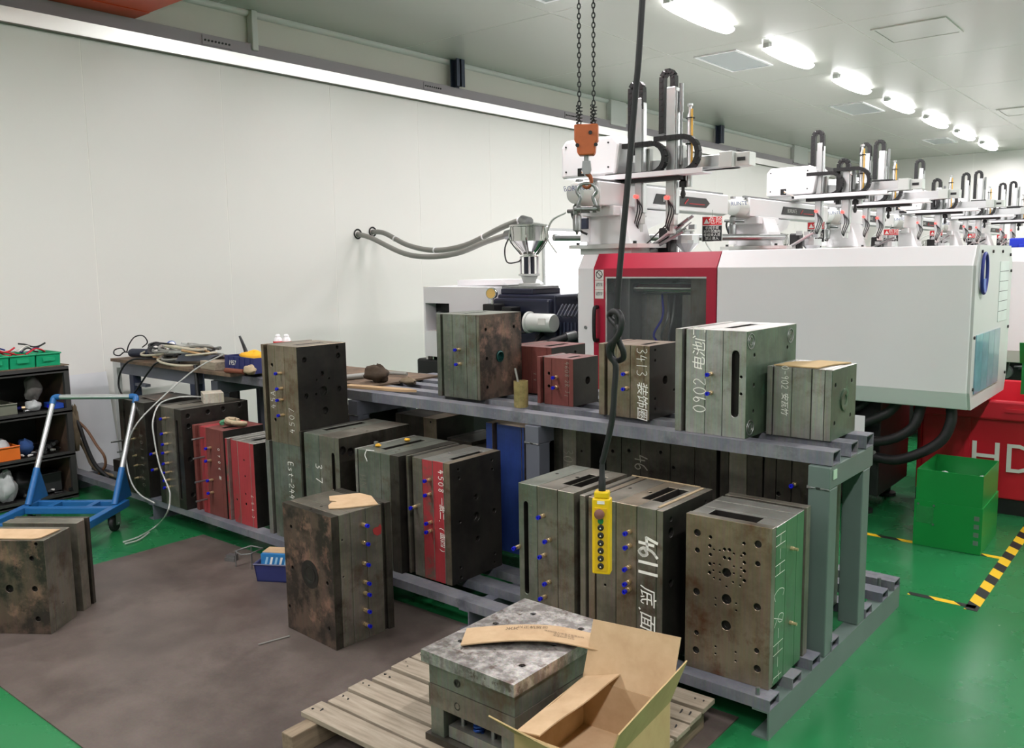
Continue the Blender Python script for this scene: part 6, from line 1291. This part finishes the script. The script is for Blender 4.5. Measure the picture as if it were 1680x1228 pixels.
# ------------------------------------------------------------------ bench clutter
BZ = .9155
gr = thing('angle_grinder', 'dark blue angle grinder lying on the bench with its cord', 'power tool', (-6.27, 3.26, BZ), R(20))
b = MB(); b.lathe([(.028, 0), (.034, .02), (.034, .13), (.03, .16), (.04, .17), (.04, .2)], (-.13, 0, .04), (1, 0, 0), 16); b.build('motor_body', plain('dark navy plastic', (38, 44, 62), rough=.4), gr, 35, world=False)
b = MB(); b.box(.06, .12, -.035, .035, .015, .085); b.build('gear_head', M_['blackm'], gr, world=False, bevel=.01)
b = MB(); b.lathe([(.06, 0), (.06, .004), (.02, .006), (.02, .012), (0, .012)], (.13, -.02, .075), (.5, -.7, .45), 20); b.build('disc', M_['blackm'], gr, 35, world=False)
b = MB(); b.lathe([(.022, .0), (.022, .002), (.009, .002), (.009, .005), (0, .005)], (.136, -.029, .081), (.5, -.7, .45), 14); b.build('disc_flange', M_['paper'], gr, 35, world=False)
b = MB(); b.box(.0, .03, -.036, -.034, .03, .05); b.build('label', M_['paper'], gr, world=False)
b = MB(); b.tube([(-.13, 0, .04), (-.19, .0, .045), (-.22, -.02, .02), (-.26, -.03, .03), (-.28, 0, .06), (-.24, .03, .07), (-.2, .03, .04), (-.16, .02, .1), (-.1, .02, .16), (-.03, .03, .17), (0, .04, .12), (-.06, .05, .08)], .005, 6); b.build('cord', M_['rubber'], gr, 60, world=False)
sc_ = thing('spray_can', 'blue and white spray can lying behind the grinder', 'can', (-6.12, 3.4, BZ + .03), R(-25))
b = MB(); b.lathe([(.03, 0), (.03, .13), (.022, .145)], (-.12, 0, .06), (1, 0, .1), 16); b.build('body', plain('blue can print', (34, 92, 180), rough=.3, var=.2, scale=14), sc_, 35, world=False)
b = MB(); b.lathe([(.023, .145), (.023, .165), (.008, .175), (.008, .19), (0, .19)], (-.12, 0, .06), (1, 0, .1), 14); b.build('cap', M_['white'], sc_, 35, world=False)
hl = ['grey', 'cream', 'clear', 'tan', 'dark']; hm = {'grey': M_['hosegrey'], 'cream': plain('cream hose', (196, 188, 166), rough=.5), 'clear': M_['ctube'], 'tan': plain('tan hose', (178, 142, 100), rough=.5), 'dark': M_['rubber']}
for k in range(20):
    nm = hl[[0, 1, 2, 3, 4, 0, 2, 1, 3, 0, 4, 2, 1, 0, 3, 0, 4, 1, 2, 0][k]]; cx, cy = -6.05 + .62 * rnd.random(), 3.2 + .2 * rnd.random(); R_ = rnd.uniform(.08, .15); a0 = rnd.uniform(0, 6); z = BZ + .012 + .006 * k
    pts = [(cx + R_ * 1.5 * math.cos(a0 + i * .75), cy + R_ * .75 * math.sin(a0 + i * .75), z + .012 * math.sin(i * 1.1 + k)) for i in range(8)]
    b = MB(); b.tube(pts, rnd.choice((.007, .009, .011)), 8); tag(b.build('coiled_hose', hm[nm], smooth=60), '%s coiled hose in the tangle on the bench' % nm, 'hose', 'hoses tangled on the bench')
for k in range(10):
    p = Vector((-6.1 + .5 * rnd.random(), 3.18 + .16 * rnd.random(), BZ + .02 + .008 * k)); a = rnd.uniform(-.5, .5); d = Vector((math.cos(a), math.sin(a), rnd.uniform(0, .12))) * rnd.uniform(.12, .26)
    b = MB(); b.cyl(p, p + d, .01, n=8); b.cyl(p + d, p + d * 1.08, .014, n=6); tag(b.build('steel_rod', M_['zinc'], smooth=40), 'short steel rod in the tangle on the bench', 'rod', 'steel rods on the bench')
b = MB(); b.sheet(lambda u, v: (-5.62 + .36 * u, 3.14 + .16 * v + .03 * u, BZ + .03 + .05 * math.sin(math.pi * v) * (1 - .4 * u) + .02 * u), 8, 8, .004); tag(b.build('rubber_sheet', plain('slate rubber sheet', (62, 66, 76), rough=.6), smooth=60), 'folded slate grey rubber sheet on the bench front', 'sheet')
b = MB(); b.cyl((-5.36, 3.14, BZ + .02), (-5.28, 3.1, .66), .014, n=10); b.cyl((-5.29, 3.105, .68), (-5.275, 3.1, .64), .02, n=10); tag(b.build('black_tool', M_['blackm'], smooth=40), 'perforated black tool hanging down over the bench edge', 'tool')
wb_ = thing('wood_block', 'short pale wood block on the bench edge beside the blue tray', 'wood block', (-5.3, 3.14, BZ), R(-4)); b = MB(); b.box(0, .2, 0, .1, 0, .055); b.build('block', M_['wood'], wb_, world=False, bevel=.003)
bb_ = thing('blue_parts_tray', 'navy blue plastic tray with yellow cloth on the bench', 'tray', (-5.08, 3.19, BZ), R(-3))
b = MB(); b.box(0, .36, 0, .2, 0, .005); b.box(0, .005, 0, .2, .005, .1); b.box(.355, .36, 0, .2, .005, .1); b.box(.005, .355, 0, .005, .005, .1); b.box(.005, .355, .195, .2, .005, .1); b.build('tray', M_['binblue'], bb_, world=False)
for k in range(5): b = MB(); b.box(.05 + .065 * k, .056 + .065 * k, -.003, 0, .01, .095); b.build('rib', M_['binblue'], bb_, world=False)
lettering('chalk_number', '1957', .045, M_['chalk'], bb_, (.1, -.003, .055), (1, 0, 0), (0, 0, 1), world=False, shear=.2)
lump('yellow_cloth', 'bright yellow cloth in the navy tray on the bench', 'cloth', (-4.88, 3.28, BZ + .04), (.11, .07, .045), plain('yellow cloth', (238, 178, 40), rough=.8, var=.15, scale=14), 21)
b = MB(); b.tube([(-4.98, 3.3, BZ + .08), (-5.02, 3.31, BZ + .13), (-5.06, 3.32, BZ + .17), (-5.09, 3.32, BZ + .215)], lambda t_: .016 - .008 * t_, 8); tag(b.build('black_brush', M_['black'], smooth=60), 'curved black brush handle rising from the navy tray', 'brush')
lump('glove', 'green cuffed work glove on the bench edge left of the brown mold', 'glove', (-4.72, 3.14, BZ), (.05, .035, .03), M_['cloth2'], 23)
b = MB(); b.cyl((-4.93, 3.1, BZ + .018), (-4.76, 3.12, BZ + .018), .016, n=10); tag(b.build('mallet_stick', plain('red brown wood', (120, 66, 48), rough=.6), smooth=40), 'red brown wooden handle lying on the bench edge', 'handle')
# cans seen above the brown mold
for k, (u, lab) in enumerate(((456, 'white capped red can behind the brown mold, left one'), (470, 'white capped red can behind the brown mold, right one'))):
    p = at(u, 560, y=3.62); t = thing('spray_can', lab, 'can', (p.x, 3.62, .9025), 0, 'spray cans on the bench'); h_ = p.z - .9025 - .002
    b = MB(); b.lathe([(.033, 0), (.033, h_ - .03), (.033, h_ - .01)], n=16); b.build('body', M_['white2'], t, 35, world=False)
    b = MB(); b.lathe([(.034, h_ - .012), (.034, h_ + .002)], n=16); b.build('red_band', M_['redpaint'], t, 35, world=False)
    b = MB(); b.lathe([(.03, h_ + .002), (.028, h_ + .018), (.018, h_ + .03), (.018, h_ + .042), (.01, h_ + .05), (0, h_ + .05)], n=16); b.build('cap', M_['white'], t, 35, world=False)
b = MB(); b.box(-4.88, -3.75, 3.3, 3.86, .8905, .902); tag(b.build('deck_board', M_['benchtop']), 'worn board over the upper deck behind the brown mold', 'board')
lump('dark_gloves', 'pile of dark brown gloves right of the brown mold', 'gloves', (-3.84, 3.42, .9025), (.09, .05, .05), plain('dark brown cloth', (70, 58, 46), rough=.95, var=.35, scale=25), 31, 12, .3)
lump('tan_glove', 'tan glove lying at the end of the glove pile', 'glove', (-3.66, 3.5, .891), (.06, .035, .022), M_['cloth'], 32)
b = MB(); b.cyl(at(566, 620, z=.92), at(636, 612, z=.92), .018, n=12); b.cyl(at(636, 612, z=.92), at(668, 614, z=.92), .011, n=12); tag(b.build('grey_pipe', M_['hosegrey'], smooth=40), 'grey pipe lying on the deck rails right of the brown mold', 'pipe')
t = thing('wood_strip', 'pale wood strip lying across the deck rails', 'wood strip', (-3.9, 3.24, .891), R(9)); b = MB(); b.prism([(0, -.03), (.42, -.03), (.5, .0), (.42, .03), (0, .03)], 0, .014, 'xy'); b.build('strip', plain('pale plank', (186, 156, 118), rough=.7), t, world=False)
# block and gloves on the lower molds
wbk = thing('white_block', 'stained white paper wrapped block on the slotted mold', 'block', (-4.86, 2.95, .7565), R(-25)); b = MB(); b.box(-.075, .075, -.06, .06, 0, .06); b.build('block', steel('stained white paper', (166, 158, 140), (190, 182, 166), (104, 88, 66), val=1.25, metal=0, rough=.8, scale=10), wbk, world=False)
for k in range(5):
    b = MB(); cx, cy = -4.53 + .03 * k, 2.84 + .015 * (k % 2); pts = [(cx + .05 * math.cos(a * .9 + k), cy + .03 * math.sin(a * .9 + k), .676 + .008 * (k % 3) + .006 * math.sin(a)) for a in range(6)]
    b.tube(pts, .012, 8); tag(b.build('cotton_glove', M_['cloth2'] if k else plain('green cuff', (70, 130, 96), rough=.9), smooth=60), 'twisted cotton glove finger on the dull red mold' if k else 'green glove cuff on the dull red mold', 'glove', 'cotton gloves on the red mold' if k else None)
b = MB(); q = at(617, 729, z=.72); b.cyl((q.x, q.y, .7085), (q.x, q.y, .732), .012, n=6); tag(b.build('hex_nut', M_['zinc']), 'hexagon nut standing on the grey green mold with the top slot', 'nut')
b = MB(); q = at(614, 740, z=.711); b.tube([q, q + Vector((-.03, -.02, .002)), (q.x - .035, 2.695, .712), (q.x - .04, 2.688, .69), (q.x - .03, 2.688, .67), (q.x - .028, 2.69, .66)], .0025, 6); tag(b.build('white_string', M_['paper'], smooth=60), 'loop of white string hanging over the grey green mold edge', 'string')
for k, (u, v) in enumerate(((620, 733), (668, 724))):
    q = at(u, v, z=.71); lump('yellow_wad', ['yellow foam wad at the left end of the top slot', 'yellow foam wad at the right end of the top slot'][k], 'foam', (q.x, q.y, .7085), (.018, .012, .008), plain('yellow foam', (222, 170, 50), rough=.8), 40 + k)
t = thing('steel_sheet', 'rusty scrap sheet on top of the end mold by the bench', 'sheet', (-5.42, 2.78, .756), R(-8)); b = MB(); b.box(0, .24, 0, .18, 0, .004); b.build('sheet', S['rustface'], t, world=False)
# black cord hanging from the bench front
b = MB(); b.tube([(-6.0, 3.2, BZ + .02), (-6.15, 3.1, BZ + .012), (-6.24, 3.06, .85), (-6.28, 3.05, .74), (-6.22, 3.05, .66), (-6.1, 3.05, .67), (-5.98, 3.06, .76), (-5.88, 3.08, .86), (-5.78, 3.1, BZ + .015), (-5.6, 3.16, BZ + .02)], .007, 8, sub=7); tag(b.build('hanging_cord', M_['rubber'], smooth=60), 'black cord hanging in a loop from the bench front', 'cord')
